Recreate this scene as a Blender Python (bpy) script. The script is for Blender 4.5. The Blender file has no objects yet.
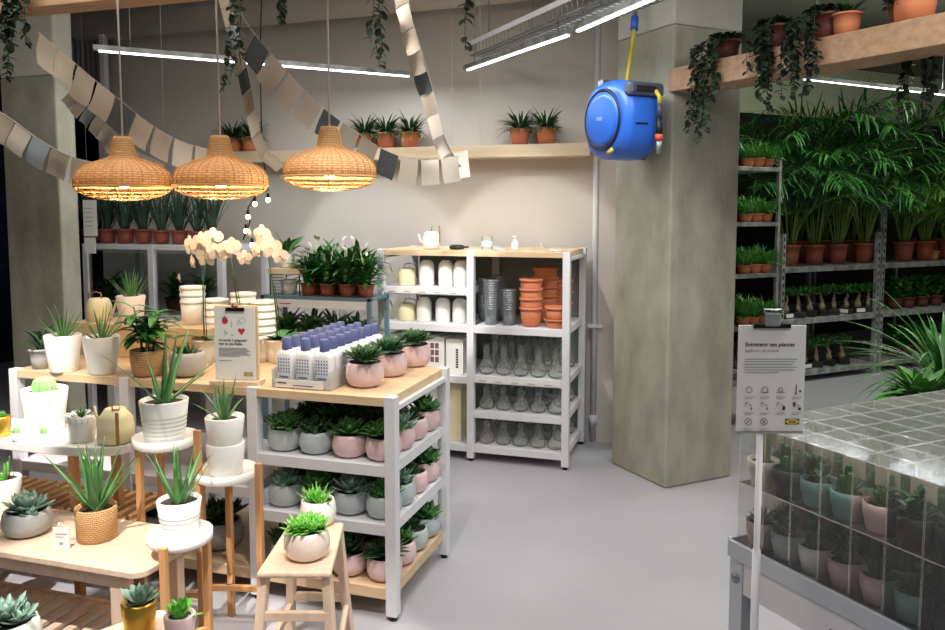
import bpy, math, random
from mathutils import Vector, Matrix
R=math.radians; PI=math.pi
rnd=random.Random(7)
S=bpy.context.scene; COL=S.collection

# ------------------------------------------------------------------ camera
F=800.; CX=472.5; CY=275.; H=1.6; YAW=R(17.5); PT=math.atan(65/800)
cd=bpy.data.cameras.new('camera'); cam=bpy.data.objects.new('camera',cd); COL.objects.link(cam)
cd.sensor_width=36; cd.lens=F/945*36; cd.shift_y=-(315-CY)/945; cd.clip_start=.05
cam.location=(0,0,H); cam.rotation_euler=(PI/2-PT,0,YAW); S.camera=cam
# ------------------------------------------------------------------ world, lights, exposure
w=bpy.data.worlds.new('world'); S.world=w; w.use_nodes=True
w.node_tree.nodes['Background'].inputs[0].default_value=(.80,.86,1,1)
w.node_tree.nodes['Background'].inputs[1].default_value=.10
S.view_settings.view_transform='Standard'; S.view_settings.look='None'
S.view_settings.gamma=1; S.view_settings.use_curve_mapping=False
S.view_settings.exposure=0.0
S.cycles.transparent_max_bounces=24
def area(name,loc,size,sy,power,col,rot=(0,0,0)):
    l=bpy.data.lights.new(name,'AREA'); l.shape='RECTANGLE'; l.size=size; l.size_y=sy; l.energy=power; l.color=col
    o=bpy.data.objects.new(name,l); COL.objects.link(o); o.location=loc; o.rotation_euler=rot; return o
def spot(name,loc,to,power,ang,col,blend=.4,rad=.03):
    l=bpy.data.lights.new(name,'SPOT'); l.energy=power; l.spot_size=R(ang); l.spot_blend=blend; l.color=col; l.shadow_soft_size=rad
    o=bpy.data.objects.new(name,l); COL.objects.link(o); o.location=loc
    o.rotation_euler=(Vector(to)-Vector(loc)).to_track_quat('-Z','Y').to_euler(); return o
WARM=(1,.95,.89); NEUT=(1,.98,.96); COOL=(.93,.97,1)
area('ceiling_light_aisle',(-.2,2.6,3.2),.5,2.2,30,NEUT,(0,0,R(43.5)))
area('ceiling_light_entry',(.2,-.6,3.2),2.0,.6,40,NEUT)
area('ceiling_light_right',(1.5,2.3,3.2),.4,1.8,62,(.97,1,.90),(0,0,R(43.5)))
area('ceiling_light_left',(-2.6,2.4,3.2),1.6,.3,22,WARM)
area('ceiling_light_wall',(-1.9,4.3,3.2),2.2,.2,7,NEUT,(R(-12),0,0))
area('ceiling_light_palms',tuple(Vector((1.75,6.75,3.25))),2.4,.3,54,(.97,1,.86),(R(28),0,R(43.5)))
spot('spotlight_oval_table',(-2.1,1.3,2.9),(-2.93,2.42,.70),560,25,WARM,.35)
spot('spotlight_bench',(-1.6,.9,2.9),(-1.86,2.02,.5),520,22,WARM,.5)
spot('spotlight_stool',(-.8,1.2,2.9),(-1.3,2.15,.5),260,20,WARM)
spot('spotlight_shelf',(-1.3,3.2,3.0),(-1.78,4.8,1.16),230,22,(1,.97,.93),.25)
spot('spotlight_wall',(-1.6,3.4,3.1),(-1.25,5.45,.95),120,33,(1,.98,.95),.25,.04)
spot('spotlight_bottles',(-1.0,1.9,2.9),(-1.45,2.95,.95),95,44,WARM,.7)
spot('spotlight_wall_left',(-2.7,3.4,3.1),(-2.45,5.45,.95),105,33,(.95,.98,1),.25,.04)

# ------------------------------------------------------------------ pixel helpers (photo frame) -> world
def ray(px,py):
    x=(px-CX)/F; y=-(py-CY)/F; c,s=math.cos(PT),math.sin(PT)
    fy=c+y*s; fz=-s+y*c; cy,sy=math.cos(YAW),math.sin(YAW)
    return Vector((x*cy-fy*sy, x*sy+fy*cy, fz))
def AZ(px,py,z):
    d=ray(px,py); t=(z-H)/d.z; return Vector((d.x*t,d.y*t,z))
def AY(px,py,Y):
    d=ray(px,py); t=Y/d.y; return Vector((d.x*t,Y,H+d.z*t))
def AD(px,py,D):           # at forward distance D from the camera
    d=ray(px,py); return Vector((d.x*D,d.y*D,H+d.z*D))
CF=Vector((-math.sin(YAW),math.cos(YAW),0))
def fw(q,d): return (q.x+CF.x*d,q.y+CF.y*d)
AR=R(43.5); EX=Vector((math.cos(AR),math.sin(AR),0)); EY=Vector((-math.sin(AR),math.cos(AR),0))

# ------------------------------------------------------------------ materials
MATS={}
def lin(c): return tuple((v/12.92 if v<=.04045 else ((v+.055)/1.055)**2.4) for v in c)
def rgb(r,g,b): return lin((r/255,g/255,b/255))+(1,)
def mat(name,col,rough=.5,metal=0,spec=.5,noise=None,bump=None,sub=0,emit=None,es=1,trans=0,coat=0):
    if name in MATS: return MATS[name]
    m=bpy.data.materials.new(name); m.use_nodes=True; nt=m.node_tree; b=nt.nodes['Principled BSDF']
    b.inputs['Base Color'].default_value=col; b.inputs['Roughness'].default_value=rough; b.inputs['Metallic'].default_value=metal
    b.inputs['Specular IOR Level'].default_value=spec; b.inputs['Coat Weight'].default_value=coat
    if trans: b.inputs['Transmission Weight'].default_value=trans
    if emit: b.inputs['Emission Color'].default_value=emit; b.inputs['Emission Strength'].default_value=es
    if noise or bump:
        tc=nt.nodes.new('ShaderNodeTexCoord'); mp=nt.nodes.new('ShaderNodeMapping'); nt.links.new(tc.outputs['Object'],mp.inputs[0])
    if noise:      # (scale, col2, stretch, contrast)
        sc,c2,st,lo,hi=noise
        mp.inputs['Scale'].default_value=st
        n=nt.nodes.new('ShaderNodeTexNoise'); n.inputs['Scale'].default_value=sc; n.inputs['Detail'].default_value=6
        nt.links.new(mp.outputs[0],n.inputs['Vector'])
        cr=nt.nodes.new('ShaderNodeValToRGB'); cr.color_ramp.elements[0].position=lo; cr.color_ramp.elements[1].position=hi
        cr.color_ramp.elements[0].color=col; cr.color_ramp.elements[1].color=c2
        nt.links.new(n.outputs['Fac'],cr.inputs[0]); nt.links.new(cr.outputs[0],b.inputs['Base Color'])
    if bump:
        sc,stg=bump
        n2=nt.nodes.new('ShaderNodeTexNoise'); n2.inputs['Scale'].default_value=sc; n2.inputs['Detail'].default_value=4
        nt.links.new(mp.outputs[0],n2.inputs['Vector'])
        bp=nt.nodes.new('ShaderNodeBump'); bp.inputs['Strength'].default_value=stg; bp.inputs['Distance'].default_value=.01
        nt.links.new(n2.outputs['Fac'],bp.inputs['Height']); nt.links.new(bp.outputs[0],b.inputs['Normal'])
    MATS[name]=m; return m
def clear(name,tint,gl=.12,rough=.05,haze=0.):
    m=bpy.data.materials.new(name); m.use_nodes=True; nt=m.node_tree; nt.nodes.clear()
    out=nt.nodes.new('ShaderNodeOutputMaterial'); tr=nt.nodes.new('ShaderNodeBsdfTransparent'); tr.inputs[0].default_value=tint
    g=nt.nodes.new('ShaderNodeBsdfGlossy'); g.inputs['Roughness'].default_value=rough; g.inputs[0].default_value=(1,1,1,1)
    lw=nt.nodes.new('ShaderNodeLayerWeight'); lw.inputs[0].default_value=gl
    mx=nt.nodes.new('ShaderNodeMixShader'); nt.links.new(lw.outputs['Fresnel'],mx.inputs[0])
    nt.links.new(tr.outputs[0],mx.inputs[1]); nt.links.new(g.outputs[0],mx.inputs[2]); last=mx
    if haze:
        d=nt.nodes.new('ShaderNodeBsdfDiffuse'); d.inputs[0].default_value=(.9,.9,.88,1)
        m2=nt.nodes.new('ShaderNodeMixShader'); m2.inputs[0].default_value=haze
        nt.links.new(mx.outputs[0],m2.inputs[1]); nt.links.new(d.outputs[0],m2.inputs[2]); last=m2
    nt.links.new(last.outputs[0],out.inputs[0]); return m
def leafmat(name,c1,c2,rough=.45,scale=9):
    if name in MATS: return MATS[name]
    m=mat(name,c1,rough,noise=(scale,c2,(1,1,1),.35,.65)); return m
def weave(name,c1,c2,tr=0.,sx=1,glow=0):
    m=bpy.data.materials.new(name); m.use_nodes=True; nt=m.node_tree; b=nt.nodes['Principled BSDF']
    tc=nt.nodes.new('ShaderNodeUVMap'); mp=nt.nodes.new('ShaderNodeMapping'); mp.inputs['Scale'].default_value=(sx,sx,1)
    nt.links.new(tc.outputs[0],mp.inputs[0])
    br=nt.nodes.new('ShaderNodeTexBrick'); br.inputs['Scale'].default_value=1; br.inputs['Color1'].default_value=c1; br.inputs['Color2'].default_value=tuple(a*.82 for a in c1[:3])+(1,)
    br.inputs['Mortar'].default_value=c2; br.inputs['Mortar Size'].default_value=.09; br.inputs['Mortar Smooth'].default_value=.6
    br.inputs['Brick Width'].default_value=1.; br.inputs['Row Height'].default_value=.34
    nt.links.new(mp.outputs[0],br.inputs['Vector']); nt.links.new(br.outputs['Color'],b.inputs['Base Color'])
    bp=nt.nodes.new('ShaderNodeBump'); bp.inputs['Strength'].default_value=.8; bp.inputs['Distance'].default_value=.004; bp.invert=True
    nt.links.new(br.outputs['Fac'],bp.inputs['Height']); nt.links.new(bp.outputs[0],b.inputs['Normal'])
    b.inputs['Roughness'].default_value=.7
    if tr:
        t=nt.nodes.new('ShaderNodeBsdfTranslucent'); nt.links.new(br.outputs['Color'],t.inputs[0])
        mx=nt.nodes.new('ShaderNodeMixShader'); mx.inputs[0].default_value=tr
        nt.links.new(b.outputs[0],mx.inputs[1]); nt.links.new(t.outputs[0],mx.inputs[2])
        nt.links.new(mx.outputs[0],nt.nodes['Material Output'].inputs[0])
    return m

M_floor=mat('painted_floor',rgb(176,174,180),.45,noise=(1.3,rgb(167,165,171),(1,1,1),.3,.7),bump=(60,.03),spec=.35)
M_wall=mat('cream_wall_paint',rgb(206,199,189),.85,noise=(1.5,rgb(198,191,181),(1,1,1),.3,.7))
M_dark=mat('dark_wall_paint',rgb(38,36,34),.9,noise=(2,rgb(30,29,28),(1,1,1),.3,.7))
M_ceil=mat('ceiling_paint',rgb(165,160,150),.9,noise=(2,rgb(150,146,138),(1,1,1),.3,.7))
M_conc=mat('raw_concrete',rgb(150,149,132),.9,noise=(4.5,rgb(184,181,164),(1.3,1.3,.7),.32,.68),bump=(26,.35))
M_concP=mat('painted_concrete',rgb(205,204,192),.85,noise=(3,rgb(196,196,184),(1,1,1),.3,.7),bump=(30,.15))
M_white=mat('white_painted_metal',rgb(226,225,228),.45,noise=(5,rgb(218,217,222),(1,1,1),.3,.7))
M_whitep=mat('white_powder_tray',rgb(236,234,230),.4)
M_ply=mat('light_birch_wood',rgb(222,194,158),.5,noise=(5,rgb(206,175,136),(.6,9,9),.35,.7))
M_plyY=mat('light_birch_wood_lengthwise',rgb(226,200,168),.5,noise=(5,rgb(210,180,146),(9,.6,9),.35,.7))
M_beam=mat('raw_pine_beam',rgb(196,160,124),.65,noise=(4,rgb(168,132,98),(.7,10,10),.3,.72))
M_beamR=mat('raw_pine_beam_lengthwise',rgb(186,150,118),.65,noise=(4,rgb(160,126,96),(10,.7,10),.3,.72))
M_shelfw=mat('pale_pine_board',rgb(216,194,164),.6,noise=(4,rgb(200,176,144),(.7,9,9),.35,.7))
M_bamb=mat('bamboo_wood',rgb(204,154,104),.5,noise=(6,rgb(186,134,84),(7,7,.6),.35,.7))
M_bambX=mat('bamboo_slat_wood',rgb(184,142,100),.5,noise=(6,rgb(162,120,80),(8,.8,8),.35,.7))
M_beech=mat('pale_beech_wood',rgb(224,198,174),.5,noise=(6,rgb(212,184,158),(7,7,.8),.35,.7))
M_black=mat('black_metal',rgb(22,22,22),.4,.3)
M_blackp=mat('black_plastic',rgb(24,25,26),.5)
M_steel=mat('galvanised_steel',rgb(170,172,172),.35,.85,noise=(12,rgb(140,144,146),(1,1,1),.35,.65))
M_steeld=mat('dull_rack_steel',rgb(184,186,182),.45,.4,noise=(12,rgb(120,124,124),(1,1,1),.35,.65))
M_alu=mat('brushed_aluminium_profile',rgb(190,198,206),.38,.45)
M_teal=mat('teal_trolley_metal',rgb(110,138,148),.45,.2)
M_zinc=mat('zinc_pot_metal',rgb(160,166,170),.38,.7,noise=(30,rgb(132,138,142),(1,1,1),.35,.65))
M_terra=mat('terracotta',rgb(212,132,94),.8,noise=(9,rgb(198,118,80),(1,1,1),.35,.7))
M_nurs=mat('brown_nursery_plastic',rgb(150,78,58),.5)
M_nursD=mat('dark_brown_nursery_plastic',rgb(92,50,42),.5)
M_potw=mat('white_glazed_pot',rgb(238,236,230),.35,coat=.2)
M_potg=mat('pale_grey_glazed_pot',rgb(186,194,196),.4)
M_potG=mat('stone_grey_pot',rgb(170,172,170),.6,noise=(14,rgb(158,160,158),(1,1,1),.3,.7))
M_potp=mat('pink_glazed_pot',rgb(230,198,199),.38,coat=.15)
M_potpw=mat('blush_white_glazed_pot',rgb(242,222,210),.38)
M_pott=mat('teal_glazed_pot',rgb(130,168,162),.4)
M_potk=mat('charcoal_glazed_pot',rgb(48,50,52),.4)
M_gold=mat('gold_metal_pot',rgb(214,170,72),.28,.8)
M_cream=mat('cream_enamel',rgb(238,228,186),.4)
M_brass=mat('brass_handle',rgb(178,128,72),.4,.5)
M_soil=mat('potting_soil',rgb(46,36,30),.95,noise=(60,rgb(70,56,44),(1,1,1),.4,.6),bump=(90,.6))
M_paper=mat('printed_white_paper',rgb(232,230,226),.75)
M_ink=mat('black_ink',rgb(40,40,42),.7); M_inkg=mat('grey_ink',rgb(150,150,150),.7)
M_red=mat('red_ink',rgb(208,40,70),.6); M_grn=mat('green_ink',rgb(70,140,80),.6)
M_yel=mat('yellow_logo',rgb(236,210,40),.6); M_navy=mat('logo_dark_blue',rgb(20,56,110),.6)
M_lav=mat('lavender_cap',rgb(92,100,146),.45)
M_bot=mat('white_bottle_plastic',rgb(238,238,240),.35)
M_cord=mat('white_cable',rgb(200,190,178),.6)
M_wire=mat('black_cable',rgb(20,18,18),.6)
M_blue=mat('blue_reel_plastic',rgb(48,108,214),.35,noise=(6,rgb(44,100,202),(1,1,1),.3,.7))
M_blued=mat('grey_reel_plastic',rgb(70,76,92),.45)
M_yhose=mat('yellow_hose',rgb(210,190,60),.5)
M_orng=mat('orange_plastic',rgb(230,90,60),.5)
M_petal=mat('orchid_petal',rgb(214,200,188),.5); M_petc=mat('orchid_centre',rgb(230,180,80),.5)
M_f1=mat('beige_paper_flag',rgb(172,158,140),.9); M_f2=mat('charcoal_paper_flag',rgb(74,76,78),.9)
M_f3=mat('off_white_paper_flag',rgb(206,196,180),.9); M_f4=mat('pale_blue_grey_flag',rgb(146,156,160),.9)
M_bulb=mat('warm_bulb',rgb(255,230,180),.5,emit=(1,.80,.50,1),es=40)
M_fairy=mat('fairy_bulb',rgb(255,240,210),.5,emit=(1,.85,.6,1),es=18)
M_led=mat('led_strip',(1,1,1,1),.5,emit=(.95,.97,1,1),es=5)
M_night=mat('night_blue_beyond',rgb(20,26,48),.3,noise=(2.4,rgb(46,58,104),(1,1,2),.55,.75))
M_glassv=clear('vase_glass',(.98,.99,.985,1),.12,.05,.05)
M_box=clear('clear_plastic_box',(.94,.94,.93,1),.2,.1,.07)
M_pane=clear('cabinet_pane',(.80,.86,.86,1),.2)
M_tint=clear('dark_glass',(.5,.55,.55,1),.3)
M_ratt=weave('orange_rattan_weave',rgb(240,212,164),rgb(196,152,98),.3,1.3)
M_rattl=mat('rattan_cane',rgb(206,158,98),.6)
M_bask=weave('pale_basket_weave',rgb(222,178,122),rgb(160,112,66),0,1.9)
L_suc=leafmat('succulent_green',rgb(58,112,50),rgb(96,150,72),.4,14)
L_sucd=leafmat('dark_succulent_green',rgb(36,72,40),rgb(62,104,56),.4,14)
L_suclt=leafmat('bright_succulent_green',rgb(96,176,60),rgb(140,206,92),.4,14)
L_sucg=leafmat('blue_grey_succulent',rgb(106,140,124),rgb(146,172,156),.5,14)
L_aloe=leafmat('aloe_green',rgb(74,124,66),rgb(110,158,96),.4,6)
L_leaf=leafmat('broad_leaf_green',rgb(40,92,38),rgb(74,130,56),.4,7)
L_palm=leafmat('palm_green',rgb(34,78,38),rgb(66,120,54),.4,4)
L_palmb=leafmat('bright_palm_green',rgb(96,164,62),rgb(150,208,96),.4,4)
L_stem=leafmat('palm_stem_green',rgb(96,130,50),rgb(140,160,76),.5,4)
L_vine=leafmat('vine_leaf_green',rgb(32,48,34),rgb(50,70,48),.5,8)
L_seed=leafmat('seedling_green',rgb(58,128,44),rgb(104,170,72),.5,8)
L_dark=leafmat('dark_spiky_leaf',rgb(40,66,52),rgb(70,96,76),.45,6)
L_cact=leafmat('cactus_green',rgb(56,98,58),rgb(90,130,80),.6,16)
L_cactl=leafmat('light_cactus_green',rgb(134,190,110),rgb(166,212,146),.6,16)
M_bark=mat('pale_bark',rgb(150,130,104),.8,noise=(14,rgb(116,98,76),(1,1,1),.35,.65))
M_can=mat('clay_white_ceramic',rgb(240,239,234),.35)

# ------------------------------------------------------------------ mesh builder
class MB:
    def __init__(s): s.v=[]; s.f=[]; s.uv={}; s.sm=[]
    def add(s,vs,fs,smooth=False):
        o=len(s.v); s.v+= [tuple(v) for v in vs]
        for f in fs: s.f.append(tuple(i+o for i in f)); s.sm.append(smooth)
    def box(s,x0,x1,y0,y1,z0,z1,M=None):
        vs=[Vector((x,y,z)) for z in (z0,z1) for y in (y0,y1) for x in (x0,x1)]
        if M is not None: vs=[M@v for v in vs]
        s.add(vs,[(0,2,3,1),(4,5,7,6),(0,1,5,4),(2,6,7,3),(0,4,6,2),(1,3,7,5)]); return s
    def bar(s,a,b,w,d=None,up=(0,0,1)):
        a=Vector(a);b=Vector(b);d=d or w;t=(b-a).normalized();u=Vector(up)
        if abs(t.dot(u))>.98: u=Vector((0,1,0))
        x=t.cross(u).normalized()*w/2; y=x.cross(t).normalized()*d/2
        vs=[p+i*x+j*y for p in (a,b) for j in (-1,1) for i in (-1,1)]
        s.add(vs,[(0,2,3,1),(4,5,7,6),(0,1,5,4),(2,6,7,3),(0,4,6,2),(1,3,7,5)]); return s
    def lathe(s,prof,n=24,c=(0,0,0),smooth=True,M=None,uvrep=None):
        o=len(s.v); vs=[]
        for (r,z) in prof:
            for k in range(n):
                a=2*PI*k/n; p=Vector((c[0]+r*math.cos(a),c[1]+r*math.sin(a),c[2]+z))
                vs.append(M@p if M is not None else p)
        fs=[]
        for i in range(len(prof)-1):
            for k in range(n):
                f=(i*n+k,i*n+(k+1)%n,(i+1)*n+(k+1)%n,(i+1)*n+k); fs.append(f)
                if uvrep:
                    nu,nv,zz=uvrep; va=zz[i]; vb=zz[i+1]
                    s.uv[len(s.f)+len(fs)-1]=[(k/n*nu,va*nv),((k+1)/n*nu,va*nv),((k+1)/n*nu,vb*nv),(k/n*nu,vb*nv)]
        if prof[0][0]>1e-4 and prof[0][0]!=prof[-1][0]: fs.append(tuple(reversed(range(n))))
        if prof[-1][0]>1e-4 and (prof[0][0]!=prof[-1][0]) : 
            b=(len(prof)-1)*n; fs.append(tuple(range(b,b+n)))
        s.add(vs,fs,smooth); return s
    def tube(s,pts,r,n=6,r2=None,smooth=True):
        pts=[Vector(p) for p in pts]; m=len(pts); vs=[]
        prev=None
        for i,p in enumerate(pts):
            t=(pts[min(i+1,m-1)]-pts[max(i-1,0)])
            if t.length<1e-9: t=Vector((0,0,1))
            t.normalize()
            if prev is None:
                u=Vector((0,0,1)) if abs(t.z)<.9 else Vector((1,0,0))
            else: u=prev
            x=t.cross(u)
            if x.length<1e-6: x=t.cross(Vector((0,1,0)))
            x.normalize(); y=x.cross(t).normalized(); prev=y
            rr=r if r2 is None else r+(r2-r)*i/(m-1)
            for k in range(n):
                a=2*PI*k/n; vs.append(p+x*rr*math.cos(a)+y*rr*math.sin(a))
        fs=[(i*n+k,i*n+(k+1)%n,(i+1)*n+(k+1)%n,(i+1)*n+k) for i in range(m-1) for k in range(n)]
        fs.append(tuple(reversed(range(n)))); fs.append(tuple(range((m-1)*n,m*n)))
        s.add(vs,fs,smooth); return s
    def leaf(s,p,d,L,W,droop=.4,seg=4,fold=.2,thick=0,shape='lance',twist=0):
        p=Vector(p); d=Vector(d).normalized(); up=Vector((0,0,1))
        side=d.cross(up)
        if side.length<.05: side=Vector((math.cos(twist),math.sin(twist),0))
        side.normalize(); vs=[]; fs=[]; k=4 if thick else 3
        for i in range(seg+1):
            t=i/seg
            if shape=='lance': wd=math.sin(PI*min(1,(.12+t*.88)))**.8
            elif shape=='spike': wd=(1-t)**.75
            elif shape=='round': wd=math.sin(PI*(.08+.9*t))**.55
            elif shape=='strap': wd=min(1,4*t+.3)*(1-t**3)
            elif shape=='fat': wd=(.55+.75*math.sin(PI*t*.72))*(1-t**5)
            n=side.cross(d).normalized(); hw=W/2*wd
            if i==seg:
                vs.append(p)
                b=(seg-1)*k
                for j in range(k if thick else k-1): fs.append((b+j,b+(j+1)%k,seg*k))
            else:
                if thick: vs+=[p-side*hw,p-n*thick*wd*.6,p+side*hw,p+n*thick*wd*.25]
                else: vs+=[p-side*hw+n*fold*hw,p,p+side*hw+n*fold*hw]
                if i<seg-1:
                    b=i*k
                    for j in range(k if thick else k-1): fs.append((b+j,b+(j+1)%k,b+k+(j+1)%k,b+k+j))
            rot=Matrix.Rotation(-droop/seg,3,side); d=(rot@d).normalized(); p=p+d*L/seg
        s.add(vs,fs,True); return s
    def build(s,name,m,parent=None,bevel=0,loc=None,flat=False):
        me=bpy.data.meshes.new(name); me.from_pydata(s.v,[],s.f); me.update()
        if not flat: me.polygons.foreach_set('use_smooth',s.sm)
        if s.uv:
            ul=me.uv_layers.new(name='UVMap')
            for fi,uvs in s.uv.items():
                for j,li in enumerate(me.polygons[fi].loop_indices):
                    if j<len(uvs): ul.data[li].uv=uvs[j]
        me.materials.append(m)
        o=bpy.data.objects.new(name,me); COL.objects.link(o)
        if parent is not None: o.parent=parent
        if loc is not None: o.location=loc
        if bevel:
            b=o.modifiers.new('bevel','BEVEL'); b.width=bevel; b.segments=2; b.limit_method='ANGLE'
        return o
def tag(o,label,cat,group=None,kind=None):
    if label: o['label']=label
    if cat: o['category']=cat
    if group: o['group']=group
    if kind: o['kind']=kind
    return o
def T(name,label,cat,loc=(0,0,0),rz=0,group=None):
    o=bpy.data.objects.new(name,None); COL.objects.link(o); o.location=loc; o.rotation_euler=(0,0,rz); o.empty_display_size=.05
    return tag(o,label,cat,group)
def ST(name,mb,m,bevel=0,loc=None):
    o=mb.build(name,m,None,bevel,loc); o['kind']='structure'; return o
KIDS={}
def kids(o): return [c for c in bpy.data.objects if c.parent==o]
def copy_tree(o,parent=None,cache=True):
    c=o.copy(); COL.objects.link(c); c.parent=parent
    if o.name not in KIDS: KIDS[o.name]=kids(o)
    for ch in KIDS[o.name]: copy_tree(ch,c)
    return c
PROTO={}
def place(key,fn,label,cat,loc,rz=0,sc=1,group=None):
    """first time builds the thing with fn(), later copies it with its parts"""
    if key in PROTO: o=copy_tree(PROTO[key])
    else: o=fn(); PROTO[key]=o
    if 'group' in o: del o['group']
    o.location=loc; o.rotation_euler=(0,0,rz); o.scale=(sc,)*3 if not isinstance(sc,tuple) else sc
    return tag(o,label,cat,group)
def text_mesh(s,size,name,m,parent,loc,rot,align='LEFT',bold=0):
    c=bpy.data.curves.new('t','FONT'); c.body=s; c.size=size; c.align_x=align; c.extrude=.0003; c.offset=bold
    o=bpy.data.objects.new('t',c); COL.objects.link(o); bpy.context.view_layer.update()
    me=bpy.data.meshes.new_from_object(o.evaluated_get(bpy.context.evaluated_depsgraph_get()))
    bpy.data.objects.remove(o); me.materials.clear(); me.materials.append(m)
    r=bpy.data.objects.new(name,me); COL.objects.link(r); r.parent=parent; r.location=loc; r.rotation_euler=rot; return r

# ================================================================== SETTING
WY=5.49
ST('floor',MB().box(-8,8,-3,14,-.1,0),M_floor)
ST('ceiling',MB().box(-8,8,-3,14,3.4,3.5),M_ceil)
ST('wall_back',MB().box(-5.0,-.32,WY,WY+.15,0,3.4),M_wall)
def wallseg(name,a,b,m,t=.12,z1=3.4):
    a=Vector((a[0],a[1],0));b=Vector((b[0],b[1],0));d=(b-a).normalized();n=Vector((-d.y,d.x,0))*t
    vs=[p+Vector((0,0,z)) for z in (0,z1) for p in (a,b,b+n,a+n)]
    mb=MB(); mb.add(vs,[(3,2,1,0),(4,5,6,7),(0,1,5,4),(1,2,6,5),(2,3,7,6),(3,0,4,7)]); return ST(name,mb,m)
RK=Vector((.55,7.75,0))          # front edge line of the palm racks
wb=RK+EY*2.0
wallseg('wall_right_rear',(wb-EX*1.0)[:2],(wb+EX*5.6)[:2],M_dark)
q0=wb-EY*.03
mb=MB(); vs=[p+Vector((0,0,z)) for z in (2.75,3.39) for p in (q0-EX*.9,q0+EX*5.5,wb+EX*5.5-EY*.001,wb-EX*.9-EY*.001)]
mb.add(vs,[(3,2,1,0),(4,5,6,7),(0,1,5,4),(1,2,6,5),(2,3,7,6),(3,0,4,7)]); ST('trim_2',mb,mat('pale_green_white_paint',rgb(214,220,188),.8,noise=(1.4,rgb(200,206,176),(1,1,1),.3,.7)))  # pale band: glow of the lit ceiling put into colour on the rear wall
wallseg('wall_return',(-.32,WY+.15),(wb-EX*1.0)[:2],M_dark)
wallseg('wall_right',(wb+EX*5.6)[:2],(wb+EX*5.6-EY*9)[:2],M_wall)
wallseg('wall_left',(-7.2,-3),(-7.2,8.5),M_dark)
wallseg('wall_left_rear',(-7.2,8.5),(-5.0,8.5),M_dark)
o=ST('window_1',MB().box(-7.18,-7.14,3.2,8.3,.3,3.1),M_night)
mb=MB()
for y in (3.2,4.9,6.6,8.26): mb.box(-7.2,-7.1,y,y+.06,.3,3.1)
mb.box(-7.2,-7.1,3.2,8.3,.24,.3).box(-7.2,-7.1,3.2,8.3,3.08,3.14)
mb.build('window_frame',M_blackp,o)
# pilaster and duct on the back wall
a=AY(599,300,WY).x; b=AY(613,300,WY).x
ST('trim_1',MB().box(a,b+.06,WY-.06,WY,0,3.4),M_wall)
pts=[(-5.0,WY-.13,3.10),(-3.6,WY-.13,3.06),(-2.2,WY-.13,3.12),(-.9,WY-.13,3.10)]
tag(MB().tube([(-5.0,WY-.16,3.09),(-2.4,WY-.16,3.12),(-.85,WY-.16,3.14)],.14,20).build('air_duct',M_wall),'thick cream air duct running along the top of the back wall','duct')
# pillars
def pillar(name,c0,ex,ey,wx,wy,zs,label):
    t=T(name,label,'pillar',c0)
    for nm,m,z0,z1 in (('concrete_shaft',M_conc,0,zs),('painted_top',M_concP,zs,3.4)):
        vs=[ex*i*wx+ey*j*wy+Vector((0,0,z)) for z in (z0,z1) for (i,j) in ((0,0),(1,0),(1,1),(0,1))]
        mb=MB(); mb.add(vs,[(3,2,1,0),(4,5,6,7),(0,1,5,4),(1,2,6,5),(2,3,7,6),(3,0,4,7)])
        mb.build(nm,m,t,.012)
    return t
PC=AZ(665,489,0)
pillar('concrete_pillar',PC,EX,EY,.50,.52,2.62,'raw concrete pillar carrying the blue hose reel')
LP=AY(64,300,3.95); lx=AY(10,300,3.95).x
pillar('concrete_pillar',Vector((lx,3.95,0)),Vector((1,0,0)),Vector((0,1,0)),LP.x-lx,.15,2.42,'raw concrete pillar at the left edge, behind the white pots')

# beams
lb=AY(130,8,3.06); 
zb=lb.z
tag(MB().box(-4.6,-.6,2.92,3.06,zb,zb+.16).build('wooden_beam',M_beam,None,.004),'pine beam across the top left, vines trailing from it','beam')
B1=AZ(668,92,2.25); 
mb=MB(); bd=(AZ(945,44,2.25)-B1); bl=bd.length; bd.normalize(); bn=Vector((-bd.y,bd.x,0))
def boxdir(mb,o,d,n,l,wd,z0,z1):
    vs=[o+d*i*l+n*j*wd+Vector((0,0,z-o.z)) for z in (z0,z1) for (i,j) in ((0,0),(1,0),(1,1),(0,1))]
    mb.add(vs,[(3,2,1,0),(4,5,6,7),(0,1,5,4),(1,2,6,5),(2,3,7,6),(3,0,4,7)])
boxdir(mb,B1,bd,bn,bl+1.2,.24,2.25,2.375)
tag(mb.build('wooden_beam',M_beamR,None,.004),'wide pine beam crossing above the palms on the right','beam')
BEAMTOP=2.376
# rods hanging the beams (from ceiling)
# wall shelf
s0=AY(590,157,WY-.2); s1=AY(190,160,WY-.2)
SH=AY(375,148,WY-.2).z
t=T('wall_shelf','long pale pine shelf board high on the back wall','shelf',(0,0,0))
MB().box(s1.x,s0.x,WY-.2,WY-.002,SH-.085,SH).build('board',M_shelfw,t,.004)
SHZ=SH+.001
# vertical pipe
t=T('wall_pipe','white vertical pipe beside the right end of the glass vase shelf','pipe',(0,0,0))
pb=AY(593,440,WY-.05); 
MB().tube([(pb.x,WY-.05,.0),(pb.x,WY-.05,3.39)],.022,12).build('pipe',M_white,t)
MB().tube([(pb.x,WY-.05,.12),(pb.x,WY-.05,.19)],.032,12).build('coupling',M_white,t)
mb=MB(); 
for z in (.80,2.2): mb.box(pb.x-.04,pb.x+.06,WY-.09,WY,z,z+.02)
mb.build('bracket',M_white,t)
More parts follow.
